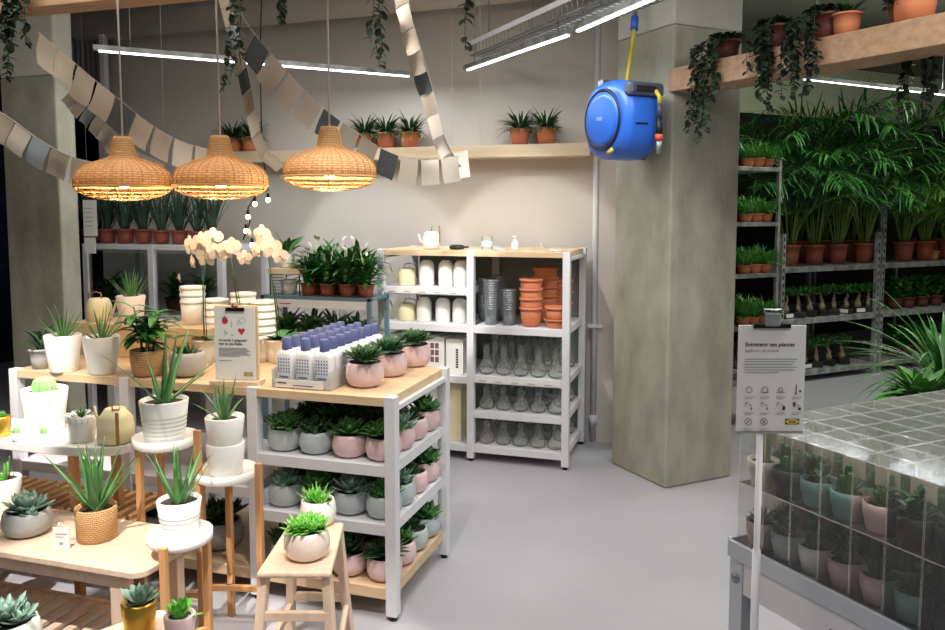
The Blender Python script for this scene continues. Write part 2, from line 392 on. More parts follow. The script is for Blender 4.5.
# corrugated duct top left
t=T('cable_ladder','grey metal cable ladder rising beside the left pillar top','cable tray',(0,0,0))
a=AY(58,60,5.3);b=AY(98,60,5.3)
mb=MB()
n=9
for k in range(n):
    x=a.x+(b.x-a.x)*k/(n-1); mb.box(x-.012,x+.012,5.3,5.33,2.62,3.399)
mb.box(a.x,b.x,5.33,5.35,2.62,3.399); mb.build('slatted_panel',mat('grey_ladder_paint',rgb(132,132,130),.6),t)
for x in (a.x-.1,b.x+.08):
    MB().box(x-.02,x+.02,5.25,5.3,2.45,3.399).build('rail',M_white,t)

# luminaires
def luminaire(label,a,b,cable=True,e=14):
    t=T('linear_light',label,'light fixture',a); d=b-a; L=d.length; u=d.normalized(); n=Vector((-u.y,u.x,0))
    mb=MB(); mb.bar((0,0,.026),d+Vector((0,0,.026)),.045,.028); mb.build('housing',M_steeld,t)
    mb=MB(); mb.bar(u*.03+Vector((0,0,.008)),d-u*.03+Vector((0,0,.008)),.020,.008); mb.build('led_strip',M_led,t)
    mb=MB()
    for f in (.1,.9):
        q=a+d*f; mb.tube([d*f+Vector((0,0,.05)),d*f+Vector((0,0,3.4-q.z))],.003,5)
    mb.build('hanger',M_steeld,t)
    area('linear_light_glow',tuple((a+b)/2-Vector((0,0,.01))),L,.03,e,COOL,(0,0,math.atan2(u.y,u.x)))
    return t
luminaire('long thin light hanging near the back wall above the pendants',AZ(93,52,2.5),AZ(413,78,2.5),e=14)
luminaire('white linear light under the tray, the farther one',AZ(466,72,2.5),AZ(571,36,2.5),e=6)
luminaire('white linear light under the tray, the nearer one by the blue reel',AZ(575,34,2.5),AZ(662,-3,2.5),e=9)
luminaire('thin linear light beyond the right beam above the palms',AD(800,80,6.4),AD(960,98,5.6),e=10)
# wire cable tray
t=T('cable_tray','white wire mesh cable tray above the linear lights','cable tray',AZ(466,60,2.56))
p0=AZ(462,64,2.56); p1=AZ(690,-30,2.56); u=(p1-p0).normalized(); n=Vector((-u.y,u.x,0)); L=(p1-p0).length
mb=MB()
for j in range(7): mb.tube([n*(.03+j*.045)+Vector((0,0,.03)),u*L+n*(.03+j*.045)+Vector((0,0,.03))],.004,4)
k=0
while k*.05<L:
    q=u*k*.05; mb.tube([q+n*.02+Vector((0,0,.1)),q+n*.03+Vector((0,0,.03)),q+n*.31+Vector((0,0,.03)),q+n*.32+Vector((0,0,.1))],.0035,4); k+=1
mb.build('wire_mesh',M_steel,t)
mb=MB()
for j in (.02,.32): mb.bar(n*j+Vector((0,0,.1)),u*L+n*j+Vector((0,0,.1)),.012,.03)
mb.build('side_rail',M_white,t)
mb=MB()
for q in (.3,L*.5,L*.9):
    for j in (.02,.32): mb.tube([u*q+n*j+Vector((0,0,.1)),u*q+n*j+Vector((0,0,.838))],.004,4)
mb.build('hanger',M_steel,t)

# ================================================================== FURNITURE
def shelf_unit(label,x0,x1,y0,y1,ztop,shelves,bays,topmat=M_ply,foot=True,group=None,lip=.045,pw=.045,toph=.035,edges=None):
    t=T('shelving_unit',label,'shelving unit',(x0,y0,0),0,group)
    for i in range(bays+1):
        x=(x1-x0)*i/bays; x=min(max(x,pw/2),x1-x0-pw/2)
        for y in (pw/2,y1-y0-pw/2):
            MB().box(x-pw/2,x+pw/2,y-pw/2,y+pw/2,.02,ztop+.003).build('post',M_white,t,.002)
            MB().lathe([(.016,0),(.016,.02)],10,(x,y,0)).build('foot',M_black,t)
    MB().box(pw*.5,x1-x0-pw*.5,0.003,y1-y0-.003,ztop-toph,ztop).build('top_board',topmat,t,.002)
    for x in (0.004,x1-x0-.034): MB().box(x,x+.03,pw,y1-y0-pw,ztop-toph-.02,ztop-toph-.0005).build('side_rail',M_white,t)
    for (z,b0,b1,m) in shelves:
        xa=(x1-x0)*b0/bays; xb=(x1-x0)*b1/bays
        MB().box(xa+pw*.5,xb-pw*.5,.004,y1-y0-.004,z-lip,z).build('shelf',m,t,.002)
        mb=MB()
    return t
# --- display table on the left, three bays
TX0,TX1,TY0,TY1,TZ=-3.06,-1.18,2.76,3.40,.885
A1,A2,A3=.618,.385,.13
shelf_unit('white framed display table with birch top, full of succulent bowls',TX0,TX1,TY0,TY1,TZ,
   [(A1,2,3,M_white),(A2,2,3,M_white),(A3,2,3,M_ply),(.47,0,2,M_white),(A3,0,2,M_ply)],3)
# --- centre shelving by the wall
CX0,CX1,CY0,CY1,CZ=-2.15,-.885,4.76,5.38,1.345
C1,C2,C3,C4,C5,C6=1.10,.87,.87,.555,.335,.105
shelf_unit('white shelving against the back wall holding glass vases and pots',CX0,CX1,CY0,CY1,CZ,
   [(1.105,0,1,M_white),(.872,0,1,M_white),(.545,0,1,M_white),(.105,0,1,M_white),
    (.872,1,2,M_white),(.555,1,2,M_white),(.33,1,2,M_white),(.105,1,2,M_white)],2)
mb=MB()
mb2=MB().box(CX0+.05,CX1-.05,CY1+.006,CY1+.012,.1,1.3); tag(mb2.build('backing_panel',mat('grey_green_panel',rgb(140,148,140),.7)),'grey green backing panel behind the glass vase shelving','panel')
# --- back left shelving with panes
GX0=AY(82,250,4.76).x; GX1=AY(222,250,4.76).x
t=shelf_unit('white shelving with glass panes behind the pendant lamps, spiky plants on top',GX0,GX1,4.76,5.36,1.35,[(.85,0,2,M_white),(.4,0,2,M_white)],2,topmat=M_white)
for k in range(2):
    wq=(GX1-GX0)/2; MB().box(k*wq+.06,(k+1)*wq-.06,.01,.014,.88,1.29).build('pane',M_pane,t)
# --- price strips
def strip(x0,x1,y,z,label,parent=None):
    t=T('price_strip',label,'label strip',(x0,y,z))
    MB().box(0,x1-x0,-.004,-.001,0,.03).build('rail',M_paper,t)
    mb=MB()
    n=max(2,int((x1-x0)/.11))
    for k in range(n): mb.box(.03+k*.105,.075+k*.105,-.0055,-.004,.008,.012)
    mb.build('printed_lines',M_inkg,t)
mid=(CX0+CX1)/2
strip(CX0+.05,mid-.03,CY0,1.067,'white price strip on the upper watering can shelf')
strip(mid+.03,CX1-.05,CY0,.517,'white price strip on the shelf edge under the top row of vases')

# ================================================================== PLANT PROTOTYPES
def bowl_prof(r,h,ri=None):
    return [(r*.62,0),(r*.86,h*.12),(r*.99,h*.38),(r,h*.6),(r*.94,h*.85),(r*.86,h),(r*.80,h),(r*.82,h*.86),(r*.82,h*.80)]
def tap_prof(r0,r1,h,lip=.006,rim=0):
    p=[(r0,0),(r0+(r1-r0)*.5,h*.5)]
    if rim: p+=[(r1-.004,h-rim),(r1+.004,h-rim)]
    p+=[(r1+(.004 if rim else 0),h),(r1-lip,h),(r1-lip-.003,h*.86)]
    return p
def cyl_prof(r0,r1,h,rings=0):
    p=[(r0*.94,0),(r0,.006)]
    for k in range(rings):
        z=h*(.12+.6*k/rings); r=r0+(r1-r0)*z/h; p+=[(r,z),(r+.0012,z+.0015),(r+.0012,z+.004),(r,z+.0055)]
    p+=[(r1,h-.004),(r1-.004,h),(r1-.008,h),(r1-.012,h*.88)]
    return p
def rosette(mb,z,n,L,W,th=.006,el0=80,el1=10,c=(0,0),droop=-.2,shape='fat',jit=.1,r=rnd):
    for i in range(n):
        t=i/n; a=i*2.39996; el=R(el0+(el1-el0)*t+r.uniform(-6,6)); l=L*(.55+.45*t)*(1+r.uniform(-jit,jit))
        d=Vector((math.cos(a)*math.cos(el),math.sin(a)*math.cos(el),math.sin(el)))
        mb.leaf((c[0]+d.x*.004,c[1]+d.y*.004,z),d,l,W*(.7+.3*t),droop,4,0,th,shape)
def soil_disc(r,z): return MB().lathe([(0.0001,z+.002),(r*.6,z+.003),(r,z)],16)
def succ(pm,lm,r=.072,h=.085,kind=0,name='potted_succulent'):
    def f():
        rr=random.Random(hash((pm.name,lm.name,kind))%1000 if False else len(pm.name)*13+len(lm.name)*7+kind)
        t=T(name,None,None)
        MB().lathe(bowl_prof(r,h),28).build('pot',pm,t)
        soil_disc(r*.82,h*.86).build('soil',M_soil,t)
        mb=MB()
        if kind==0:   # one big rosette + side
            for (cx,cy,s) in ((0,0,1),(r*.45,r*.1,.7),(-r*.4,r*.3,.7),(-r*.1,-r*.5,.65),(r*.2,r*.5,.6)):
                rosette(mb,h*.82+.016*s,int(24*s),.085*s,.024,.005,86,8,(cx,cy),-.25,r=rr)
        elif kind==1: # bushy pointed
            for k in range(9):
                a=k*2.4; q=r*.6*math.sqrt(k/9); rosette(mb,h*.88+.022,18,.078,.017,.004,88,2,(q*math.cos(a),q*math.sin(a)),.1,'fat',r=rr)
        elif kind==4:
            for k in range(9):
                a=k*2.4; q=r*.6*math.sqrt(k/9); rosette(mb,h*.86+.012,16,.058,.014,.004,88,8,(q*math.cos(a),q*math.sin(a)),.1,'fat',r=rr)
        elif kind==2: # flat large rosette
            rosette(mb,h*.92,38,.098,.036,.006,88,6,(0,0),-.35,r=rr)
            rosette(mb,h*.9,16,.045,.02,.005,86,10,(r*.55,-r*.3),-.3,r=rr)
        elif kind==3: # haworthia, stiff upright
            for (cx,cy,s) in ((0,0,1),(r*.4,-r*.3,.75),(-r*.45,0,.8)):
                rosette(mb,h*.85,int(20*s),.085*s,.018,.007,88,22,(cx,cy),-.1,'spike',r=rr)
        mb.build('foliage',lm,t); return t
    return f
def aloe(pm,lm,r0,r1,h,n,L,rings=0,spread=45,name='potted_aloe',prof=None,tall=1,W=.022):
    def f():
        rr=random.Random(n*31+int(L*100)); t=T(name,None,None)
        mb=MB(); pr=prof or cyl_prof(r0,r1,h,rings)
        if pm.name.startswith('pale_basket'):
            zz=[z*26 for (_,z) in pr]; mb.lathe(pr,36,uvrep=(16,1.,zz))
        else: mb.lathe(pr,32)
        mb.build('pot' ,pm,t)
        soil_disc(r1-.012,h*.9).build('soil',M_soil,t)
        mb=MB()
        for i in range(n):
            a=i*2.39996+rr.uniform(-.3,.3); el=R(88-spread*(i/n)**.8); l=L*rr.uniform(.6,1.05)
            d=Vector((math.cos(a)*math.cos(el),math.sin(a)*math.cos(el),math.sin(el)))
            mb.leaf((d.x*.02,d.y*.02,h*.88),d,l,W*rr.uniform(.8,1.1),rr.uniform(-.25,.35),7,0,.008,'spike')
        mb.build('foliage',lm,t); return t
    return f
def bushy(pm,lm,r0,r1,h,n,L,W,Ht,name='potted_plant',shape='lance',prof=None,droop=.9,flowers=0,rim=.01,seg=4,el=(15,80),n2=1):
    def f():
        rr=random.Random(n*17+int(L*1000)); t=T(name,None,None)
        MB().lathe(prof or tap_prof(r0,r1,h,.005,rim),24).build('pot',pm,t)
        soil_disc(r1-.01,h*.88).build('soil',M_soil,t)
        mb=MB()
        for i in range(n):
            a=rr.uniform(0,2*PI); e=R(rr.uniform(*el)); z=h+Ht*rr.uniform(0,1)*.7
            d=Vector((math.cos(a)*math.cos(e),math.sin(a)*math.cos(e),math.sin(e)))
            q=r1*.5*rr.random(); b=Vector((q*math.cos(a),q*math.sin(a),h*.9)); m=Vector((q*1.6*math.cos(a),q*1.6*math.sin(a),z))
            if Ht>.03: mb.tube([b,m],.0018,4)
            mb.leaf(m if Ht>.03 else b,d,L*rr.uniform(.7,1.1),W*rr.uniform(.8,1.1),droop*rr.uniform(.5,1.2),seg,.25,0,shape)
        mb.build('foliage',lm,t)
        if flowers:
            mb=MB()
            for i in range(flowers):
                a=rr.uniform(0,2*PI); q=r1*rr.uniform(.2,1.2); top=Vector((q*math.cos(a),q*math.sin(a),h+Ht+L*rr.uniform(.0,.4)))
                mb.tube([(0,0,h),top],.0015,4); mb.leaf(top,Vector((math.cos(a),math.sin(a),1.3)),.036,.018,.2,3,.4,0,'round')
            mb.build('flowers',M_petal,t)
        return t
    return f

# --- succulent bowls on the display table shelves
names={'p':('pink',M_potp),'g':('pale grey',M_potg),'s':('stone grey',M_potG)}
dx0=TX1-.615
def bowls(z,rows,shelfname):
    """rows: front to back, list of (x offset from the right post, colour, leaf, kind)"""
    for ri,row in enumerate(rows):
        for ci,(dx,c,lm,kd) in enumerate(row):
            y=TY0+.095+ri*.148
            cn,pm=names[c]
            ordn=['first','second','third','fourth'][ci]
            rw=['front row','second row','third row','back row'][ri]
            if ci==len(row)-1: where='rightmost, %s'%rw
            else: where='%s from left, %s'%(ordn,rw)
            ln={L_suc:'green',L_sucd:'dark green',L_sucg:'blue-grey',L_suclt:'bright green'}[lm]
            place('succ%s%s%d'%(c,lm.name,kd),succ(pm,lm,.07,.088,kd),'%s bowl, %s succulent, %s, %s'%(cn,ln,shelfname,where),'potted plant',
              (TX1+dx,y,z+.001),rnd.uniform(0,6),rnd.uniform(1.02,1.06),'succulent bowls on the display table shelves')
S_,D_,G_=L_suc,L_sucd,L_sucg
bowls(A1,[[(-.53,'g',S_,1),(-.385,'g',D_,0),(-.235,'p',S_,2),(-.09,'p',S_,1)],[(-.53,'g',D_,0),(-.385,'p',D_,1),(-.235,'p',D_,1),(-.09,'p',G_,2)],
  [(-.53,'g',D_,1),(-.385,'g',D_,1),(-.235,'p',D_,2),(-.09,'p',D_,3)],[(-.385,'p',D_,0),(-.235,'p',D_,1),(-.09,'p',S_,2)]],'upper table shelf')
bowls(A2,[[(-.53,'g',G_,0),(-.385,'g',S_,2),(-.235,'g',G_,2),(-.09,'g',S_,0)],[(-.53,'g',D_,0),(-.385,'g',D_,1),(-.235,'g',D_,1),(-.09,'g',G_,0)],
  [(-.385,'g',D_,1),(-.235,'p',D_,2),(-.09,'p',D_,3)],[(-.385,'p',D_,0),(-.235,'p',D_,1),(-.09,'p',S_,2)]],'middle table shelf')
bowls(A3,[[(-.53,'s',D_,1),(-.385,'s',D_,0),(-.245,'p',D_,2),(-.09,'p',D_,1)],[(-.385,'g',D_,1),(-.235,'p',D_,1),(-.09,'p',S_,0)],
  [(-.235,'g',D_,2),(-.09,'g',D_,3)],[(-.235,'g',D_,1),(-.09,'g',S_,2)]],'bottom table board')
# bottom boards, left bays
for (px,c,kd,lb_) in ((222,'s',1,'large stone grey bowl of dark succulent on the bottom board behind the plant stands'),(165,'s',0,'stone grey bowl half hidden behind the plant stand legs'),):
    q=AY(px,560,TY0+.16); place('succ'+c+L_sucd.name+str(kd),succ(M_potG,L_sucd,.07,.088,kd),lb_,'potted plant',(q.x,q.y,A3+.001),1,1.35)
# three pink bowls on the table top
for px,py,lb_ in ((363,389,'pink succulent bowl on the table corner, nearest of three'),(388,378,'pink succulent bowl on the table, middle of three'),(413,368,'pink succulent bowl on the table, farthest of three')):
    q=AZ(px,py,TZ); place('succp'+L_sucd.name+'1',succ(M_potp,L_sucd,.07,.088,1),lb_,'potted plant',(*fw(q,.06),TZ+.001),px,1.13,'three pink bowls on the table top')

# --- bottles in tray
BX,BY=-1.83,2.80
q=AY(272,390,2.80); BX=q.x; 
t=T('bottle_tray','clear tray with price card holding white bottles on the table','tray',(BX,BY,TZ+.001))
mb=MB(); wt,dt=.262,.565
mb.box(0,wt,0,dt,0,.003).box(0,wt,0,.003,0,.035).box(0,wt,dt-.003,dt,0,.09)
mb.box(0,.003,0,dt,0,.075).box(wt-.003,wt,0,dt,0,.075); mb.build('tray',clear('frosted_tray_plastic',(.95,.95,.96,1),.15,.2,.3),t)
mb=MB(); mb.bar((.02,-.004,.02),(wt-.03,-.004,.02),.004,.032); mb.build('price_card',M_paper,t)
mb=MB(); mb.box(.03,.07,-.0075,-.006,.02,.024).box(.1,.19,-.0075,-.006,.014,.016); mb.build('card_print',M_ink,t)
def bottle():
    t=T('bottle',None,None); mb=MB()
    n=16; rings=[(0,.9),(.004,1),(.122,1),(.136,.88),(.144,.66),(.147,.5)]
    vs=[];fs=[]
    for z,s in rings:
        for k in range(n):
            a=2*PI*k/n; cx=abs(math.cos(a))**.5*math.copysign(1,math.cos(a)); sy=abs(math.sin(a))**.5*math.copysign(1,math.sin(a))
            vs.append((cx*.039*s,sy*.028*s,z))
    for i in range(len(rings)-1):
        for k in range(n): fs.append((i*n+k,i*n+(k+1)%n,(i+1)*n+(k+1)%n,(i+1)*n+k))
    fs.append(tuple(reversed(range(n)))); fs.append(tuple(range(5*n,6*n))); mb.add(vs,fs,True); mb.build('body',M_bot,t)
    MB().lathe([(.0205,.146),(.021,.148),(.0185,.192),(.016,.195),(.0001,.195)],14).build('cap',M_lav,t)
    mb=MB()
    for i in range(5):
        for j in range(5): mb.box(-.026+i*.012,-.021+i*.012,-.0295,-.028,.055+j*.013,.061+j*.013)
    mb.box(-.02,.02,-.0295,-.028,.036,.041); mb.build('dotted_print',M_lav,t); return t
ords=['front','second','third','fourth','fifth','sixth','seventh','rear']
for r_ in range(8):
    for c_ in range(3):
        place('bottle',bottle,'white bottle with lavender cap, %s column, %s row of the tray'%(['left','middle','right'][c_],ords[r_]),'bottle',
          (BX+.046+c_*.085,BY+.045+r_*.068,TZ+.005),0,1.0,'white bottles in the tray')

# --- sign stand on the table
def icon_ring(mb,cx,cz,r,w=.0012,n=14,y=0,a0=0,a1=2*PI):
    for k in range(n):
        a=a0+(a1-a0)*k/n; b=a0+(a1-a0)*(k+1)/n
        mb.bar((cx+r*math.cos(a),y,cz+r*math.sin(a)),(cx+r*math.cos(b),y,cz+r*math.sin(b)),.0006,w,up=(0,1,0))
def logo(t,x,z,wd,hh,y):
    o=T('x',None,None); bpy.data.objects.remove(o)
    MB().box(x,x+wd,y-.0006,y,z,z+hh).build('logo_panel',M_navy,t)
    mb=MB(); n=24; vs=[(x+wd/2+wd*.46*math.cos(2*PI*k/n),y-.0009,z+hh/2+hh*.46*math.sin(2*PI*k/n)) for k in range(n)]
    mb.add(vs,[tuple(range(n))]); mb.build('logo_oval',M_yel,t)
    text_mesh('IKEA',hh*.62,'logo_text',M_navy,t,(x+wd/2,y-.0012,z+hh*.28),(PI/2,0,0),'CENTER',.0002)
q=AZ(235,386,TZ)
t=T('sign_stand','wooden clipboard sign with red strawberry and heart on the display table','sign',(*fw(q,.03),TZ+.001),R(10))
MB().box(-.105,.105,-.035,.04,0,.018).build('base',M_plyY,t,.002)
MB().box(-.093,.093,.002,.014,.018,.325).build('board',M_ply,t,.002)
MB().box(-.092,.082,-.001,.002,.02,.318).build('paper',M_paper,t)
MB().box(-.04,.04,-.008,.0,.302,.318).build('clip',M_black,t,.002)
mb=MB(); mb.lathe([(.012,0),(.012,.02)],12,M=Matrix.Translation((0,.008,.325))@Matrix.Rotation(PI/2,4,'X')); mb.build('clip_loop',M_brass,t)
y=-.002
text_mesh('Un jardin à grignoter',.0145,'title',M_ink,t,(-.075,y,.178),(PI/2,0,0),bold=.00012)
text_mesh('rien de plus facile',.0145,'title',M_ink,t,(-.075,y,.163),(PI/2,0,0),bold=.00012)
mb=MB()
for k in range(7): mb.box(-.075,.045-(.03 if k==6 else 0)+.008*(k%3),y-.0003,y,.148-k*.0055,.1505-k*.0055)
mb.box(-.075,-.02,y-.0003,y,.096,.099); mb.build('small_print',M_inkg,t)
mb=MB(); n=14
mb.add([(-.045+.013*math.cos(2*PI*k/n),y-.0003,.262+.013*math.sin(2*PI*k/n)) for k in range(n)],[tuple(range(n))])
mb.build('red_strawberry',M_red,t); mb=MB()
hx=[(.0,0),(.012,.014),(.015,.021),(.011,.027),(.005,.027),(0,.022),(-.005,.027),(-.011,.027),(-.015,.021),(-.012,.014)]
mb.add([(.025+a,y-.0003,.205+b) for a,b in hx],[tuple(range(10))]); mb.build('red_heart',M_red,t)
mb=MB()
for k in range(5): mb.leaf((-.045,y-.001,.272),(math.cos(.4+k*.6),0,math.sin(.4+k*.6)),.014,.005,0,2,0,0,'lance')
mb.tube([(-.05,y,.205),(-.043,y,.216),(-.05,y,.225)],.0012,4); mb.tube([(-.04,y,.207),(-.036,y,.218)],.0012,4); mb.build('green_drawings',M_grn,t)
mb=MB(); mb.tube([(-.017,y,.235),(-.017,y,.27)],.001,4); icon_ring(mb,.03,.265,.013,y=y); icon_ring(mb,.013,.256,.007,y=y); mb.box(-.022,-.008,y-.0003,y,.203,.206); mb.build('grey_drawings',M_inkg,t)
logo(t,.032,.035,.036,.016,y)

# --- crates / riser at the back of the table
def crate(label,x0,x1,y0,y1,z0,h,m=M_ply):
    t=T('wooden_riser',label,'riser',(x0,y0,z0)); w_,d_=x1-x0,y1-y0
    MB().box(0,w_,0,.012,0,h-.012).build('front_panel',m,t,.001); MB().box(0,w_,d_-.012,d_,0,h-.012).build('back_panel',m,t,.001)
    for x in (0,w_-.012): MB().box(x,x+.012,.0121,d_-.0121,0,h-.012).build('side_panel',m,t,.001)
    MB().box(0,w_,0,d_,h-.012,h).build('top_panel',m,t,.001); return t
ra=AY(74,330,3.18); rb=AY(112,330,3.18); rc=AY(160,330,3.2); rd=AY(214,330,3.2)
RZ=1.045
crate('birch riser under the cream watering can on the table',ra.x,AY(150,330,3.18).x,3.15,3.38,TZ+.001,RZ-TZ-.001)
crate('birch riser behind the leafy plants, left of the sign',rc.x,rd.x,3.15,3.38,TZ+.001,RZ-TZ-.001)

def can(bodymat,hm):
    def f():
        t=T('watering_can',None,None)
        MB().lathe([(.056,0),(.062,.005),(.062,.075),(.054,.100),(.045,.112),(.035,.114),(.033,.112),(.05,.095)],28).build('body',bodymat,t)
        MB().tube([(-.054,0,.03),(-.085,0,.04),(-.105,0,.085),(-.125,0,.13)],.008,8,.005).build('spout',bodymat,t)
        MB().tube([(.06,0,.03),(.066,0,.09),(.06,0,.135),(.02,0,.145),(-.012,0,.14),(-.022,0,.11)],.0035,8).build('handle',hm,t)
        return t
    return f
q=AY(98,318,3.25)
place('can_cream',can(M_cream,M_brass),'cream watering can standing on the birch riser by the left pillar','watering can',(q.x,3.26,RZ+.001),PI,.98)
q=AY(131,305,3.27)
place('aloe_riser',aloe(M_potpw,L_aloe,.055,.07,.13,22,.16,0,45,W=.012),'off-white pot of thin upright grassy succulent on the birch riser','potted plant',(q.x,3.27,RZ+.001),0,1)

# --- white pots left on table
fn=aloe(M_potw,L_aloe,.058,.078,.165,20,.17,0,60,W=.014)
q=AZ(57,374,TZ); place('aloeW',fn,'white tapered pot with short aloe by the left pillar, left of the pair','potted plant',(*fw(q,.06),TZ+.001),0,1,'white aloe pots on the table')
q=AZ(96,376,TZ); place('aloeW',fn,'white tapered pot with short aloe and price tag, right of the pair','potted plant',(*fw(q,.06),TZ+.001),2,1,'white aloe pots on the table')
q=AZ(31,372,TZ); place('leafG',bushy(M_potG,L_sucd,.04,.05,.09,26,.09,.02,.08,seg=3),'small grey pot with dark leafy plant at the table left end','potted plant',(*fw(q,.09),TZ+.001),0,1)
q=AZ(112,376,TZ)
# leafy plant in basket
bp_=[(.05,0),(.058,.01),(.066,.06),(.066,.10),(.060,.10),(.058,.09)]
def leafy_basket():
    rr=random.Random(5); t=T('potted_plant',None,None)
    MB().lathe(bp_,28,uvrep=(14,1,[z*26 for _,z in bp_])).build('basket',M_bask,t); soil_disc(.056,.088).build('soil',M_soil,t)
    mb=MB()
    for s in range(6):
        a=s*1.05; x,y=.02*math.cos(a),.02*math.sin(a); hh=rr.uniform(.1,.22); tx,ty=x*2.4,y*2.4
        mb.tube([(x,y,.085),(tx,ty,.085+hh)],.003,5)
        for k in range(13):
            f=.3+.7*k/13; b=k*2.4; e=R(rr.uniform(5,50)); mb.leaf((x+(tx-x)*f,y+(ty-y)*f,.085+hh*f),(math.cos(b)*math.cos(e),math.sin(b)*math.cos(e),math.sin(e)),.105,.03,.8,4,.2,0,'lance')
    mb.build('foliage',L_leaf,t); return t
q=AZ(143,378,TZ); place('lb',leafy_basket,'dark leafy plant in a small woven basket on the display table','potted plant',(*fw(q,.06),TZ+.001),0,1.12)
q=AZ(184,378,TZ); place('succG2',succ(M_potG,L_sucd,.078,.105,3),'stone grey bowl with dark pointed succulent left of the clipboard sign','potted plant',(*fw(q,.05),TZ+.001),0,1.0)

# --- orchids
def orchid(stem_pts,flowers,label,lean=0):
    def f():
        rr=random.Random(len(stem_pts)+len(flowers)); t=T('potted_orchid',None,None)
        MB().lathe(tap_prof(.045,.06,.11,.005,.01),24).build('pot',M_potw,t); soil_disc(.05,.098).build('soil',M_soil,t)
        mb=MB()
        for k in range(5):
            a=k*1.3+.4; mb.leaf((0,0,.1),(math.cos(a),math.sin(a),.9),.17,.055,1.0,6,.15,.0,'round')
        mb.build('foliage',L_leaf,t)
        MB().tube(stem_pts,.0035,6,.002).build('stem',L_sucd,t)
        MB().tube([(0.012,0,.1),(stem_pts[1][0]+.012,stem_pts[1][1],stem_pts[1][2]),Vector(stem_pts[2])+Vector((.008,0,0))],.002,5).build('support_stick',M_black,t)
        for (c,sz,az) in flowers:
            mb=MB(); c=Vector(c); fw=Vector((math.sin(az),-math.cos(az),-.12)).normalized(); sd=fw.cross(Vector((0,0,1))).normalized(); up=sd.cross(fw).normalized()
            for j in range(5):
                a=PI/2+j*2*PI/5; d=(sd*math.cos(a)+up*math.sin(a)); n_=fw
                wd=sz*(.95 if j in (1,4) else .62); L=sz*.62
                # flat rounded petal
                sid=d.cross(fw).normalized(); m=9; vs=[]
                off=fw*(.002*(j%2))
                for k in range(m):
                    b=2*PI*k/m; vs.append(c+off+d*(L*.5+L*.5*math.cos(b))+sid*(wd*.36*math.sin(b))-fw*.004*(math.cos(b)))
                mb.add(vs,[tuple(range(m))],False)
            o=mb.build('flower',M_petal,t)
            MB().lathe([(.0001,-.004),(.006,0),(.0001,.007)],8,tuple(c+fw*.006)).build('flower_centre',M_petc,o)
        return t
    return f
def orchid_at(px,py,stem,fl,label,D):
    base=AZ(px,py,TZ)
    def loc(p): return AD(p[0],p[1],D)-base
    # keep pot at base, stem in air at forward distance D
    st=[Vector((0,0,.1))]+[loc(p) for p in stem]
    o=place('orch%d'%px,orchid(st,[(loc(p[:2])+Vector((0,-.01*(i%3),0)),p[2]*.86*D/800,p[3]) for i,p in enumerate(fl)],label),label,'potted plant',(base.x,base.y,TZ+.001))
    return o
orchid_at(205,362,[(204,330),(203,285),(206,262),(197,238)],[(190,246,20,-.3),(203,243,22,.0),(216,238,20,.3),(206,256,22,.2),(218,250,20,.6),(228,250,18,.4),(192,262,14,-.6),(181,278,11,-.8),(184,290,9,-.8)],'white orchid in full bloom, nearest the left pillar, buds drooping left',3.45)
orchid_at(242,360,[(237,300),(233,275),(231,258),(226,248)],[(232,247,19,.2),(246,258,15,.5),(225,256,14,-.2)],'white orchid with few flowers behind the clipboard sign',3.6)
orchid_at(278,362,[(277,320),(273,285),(268,255),(264,242)],[(262,236,22,-.1),(272,248,22,.4),(258,250,16,-.4),(280,256,16,.6),(250,233,9,-.5)],'white orchid in bloom right of the clipboard sign behind the bottles',3.55)

# --- stacked white pots at the table rear
def wpot():
    t=T('stacked_pot',None,None); MB().lathe(tap_prof(.056,.062,.115,.004,0),24).build('pot_body',M_potw,t); 
    MB().lathe([(.0605,.106),(.0645,.106),(.0645,.122),(.0605,.122),(.0605,.106)],24).build('rim',M_potw,t); return t
wp=[(194,7),(216,6),(243,7),(262,6)]
for i,(px,nn) in enumerate(wp):
    q=AY(px,340,3.29)
    if i in (0,1): base=RZ+.001; q=AY(px,340,3.30); nn=3
    else: base=TZ+.001
    if i==1: q=AY(217,340,3.3); base=TZ+.001; nn=6
    for k in range(nn):
        place('wpot',wpot,'white plastic pot, number %d up in the %s nested stack behind the sign'%(k+1,['leftmost','second','third','right-hand'][i]),'pot',(q.x,3.30,base+k*.034),0,.95,'nested white pots behind the sign')

# --- oval white table with bright items
OZ=.71
oa=AZ(133,440,OZ); ob=AZ(-40,428,OZ)
def oval_top(mb,cx,cy,a,b,z0,z1,n=48):
    e=.35
    pts=[]
    for k in range(n):
        t_=2*PI*k/n; c,s=math.cos(t_),math.sin(t_); pts.append((cx+a*math.copysign(abs(c)**.55,c),cy+b*math.copysign(abs(s)**.75,s)))
    vs=[(x,y,z0) for x,y in pts]+[(x,y,z1) for x,y in pts]
    mb.add(vs,[(k,(k+1)%n,n+(k+1)%n,n+k) for k in range(n)]+[tuple(reversed(range(n))),tuple(range(n,2*n))],False)
of=AZ(75,449,OZ); orr=AZ(75,424,OZ); ocy=(of.y+orr.y)/2; ohb=min((orr.y-of.y)/2, TY0-.02-ocy)
oright=AZ(139,440,OZ).x; oleft=oright-1.05; ocx=(oright+oleft)/2
t=T('oval_side_table','white oval topped side table bearing the cactus pot and lace pot','table',(ocx,ocy,0))
mb=MB(); oval_top(mb,0,0,(oright-oleft)/2,ohb,OZ-.035,OZ); mb.build('tabletop',M_whitep,t,.004)
for (sx,sy) in ((-.4,-.6),(-.8,.6),(.62,-.72),(.75,.6)):
    x=sx*.42 if sx<0 else sx*.5; MB().bar((x,sy*ohb*.8,OZ-.035),(x+.02*(1 if sx>0 else -1),sy*ohb*.9,.0),.03,.03).build('leg',M_bamb,t,.003)
OZt=OZ+.001
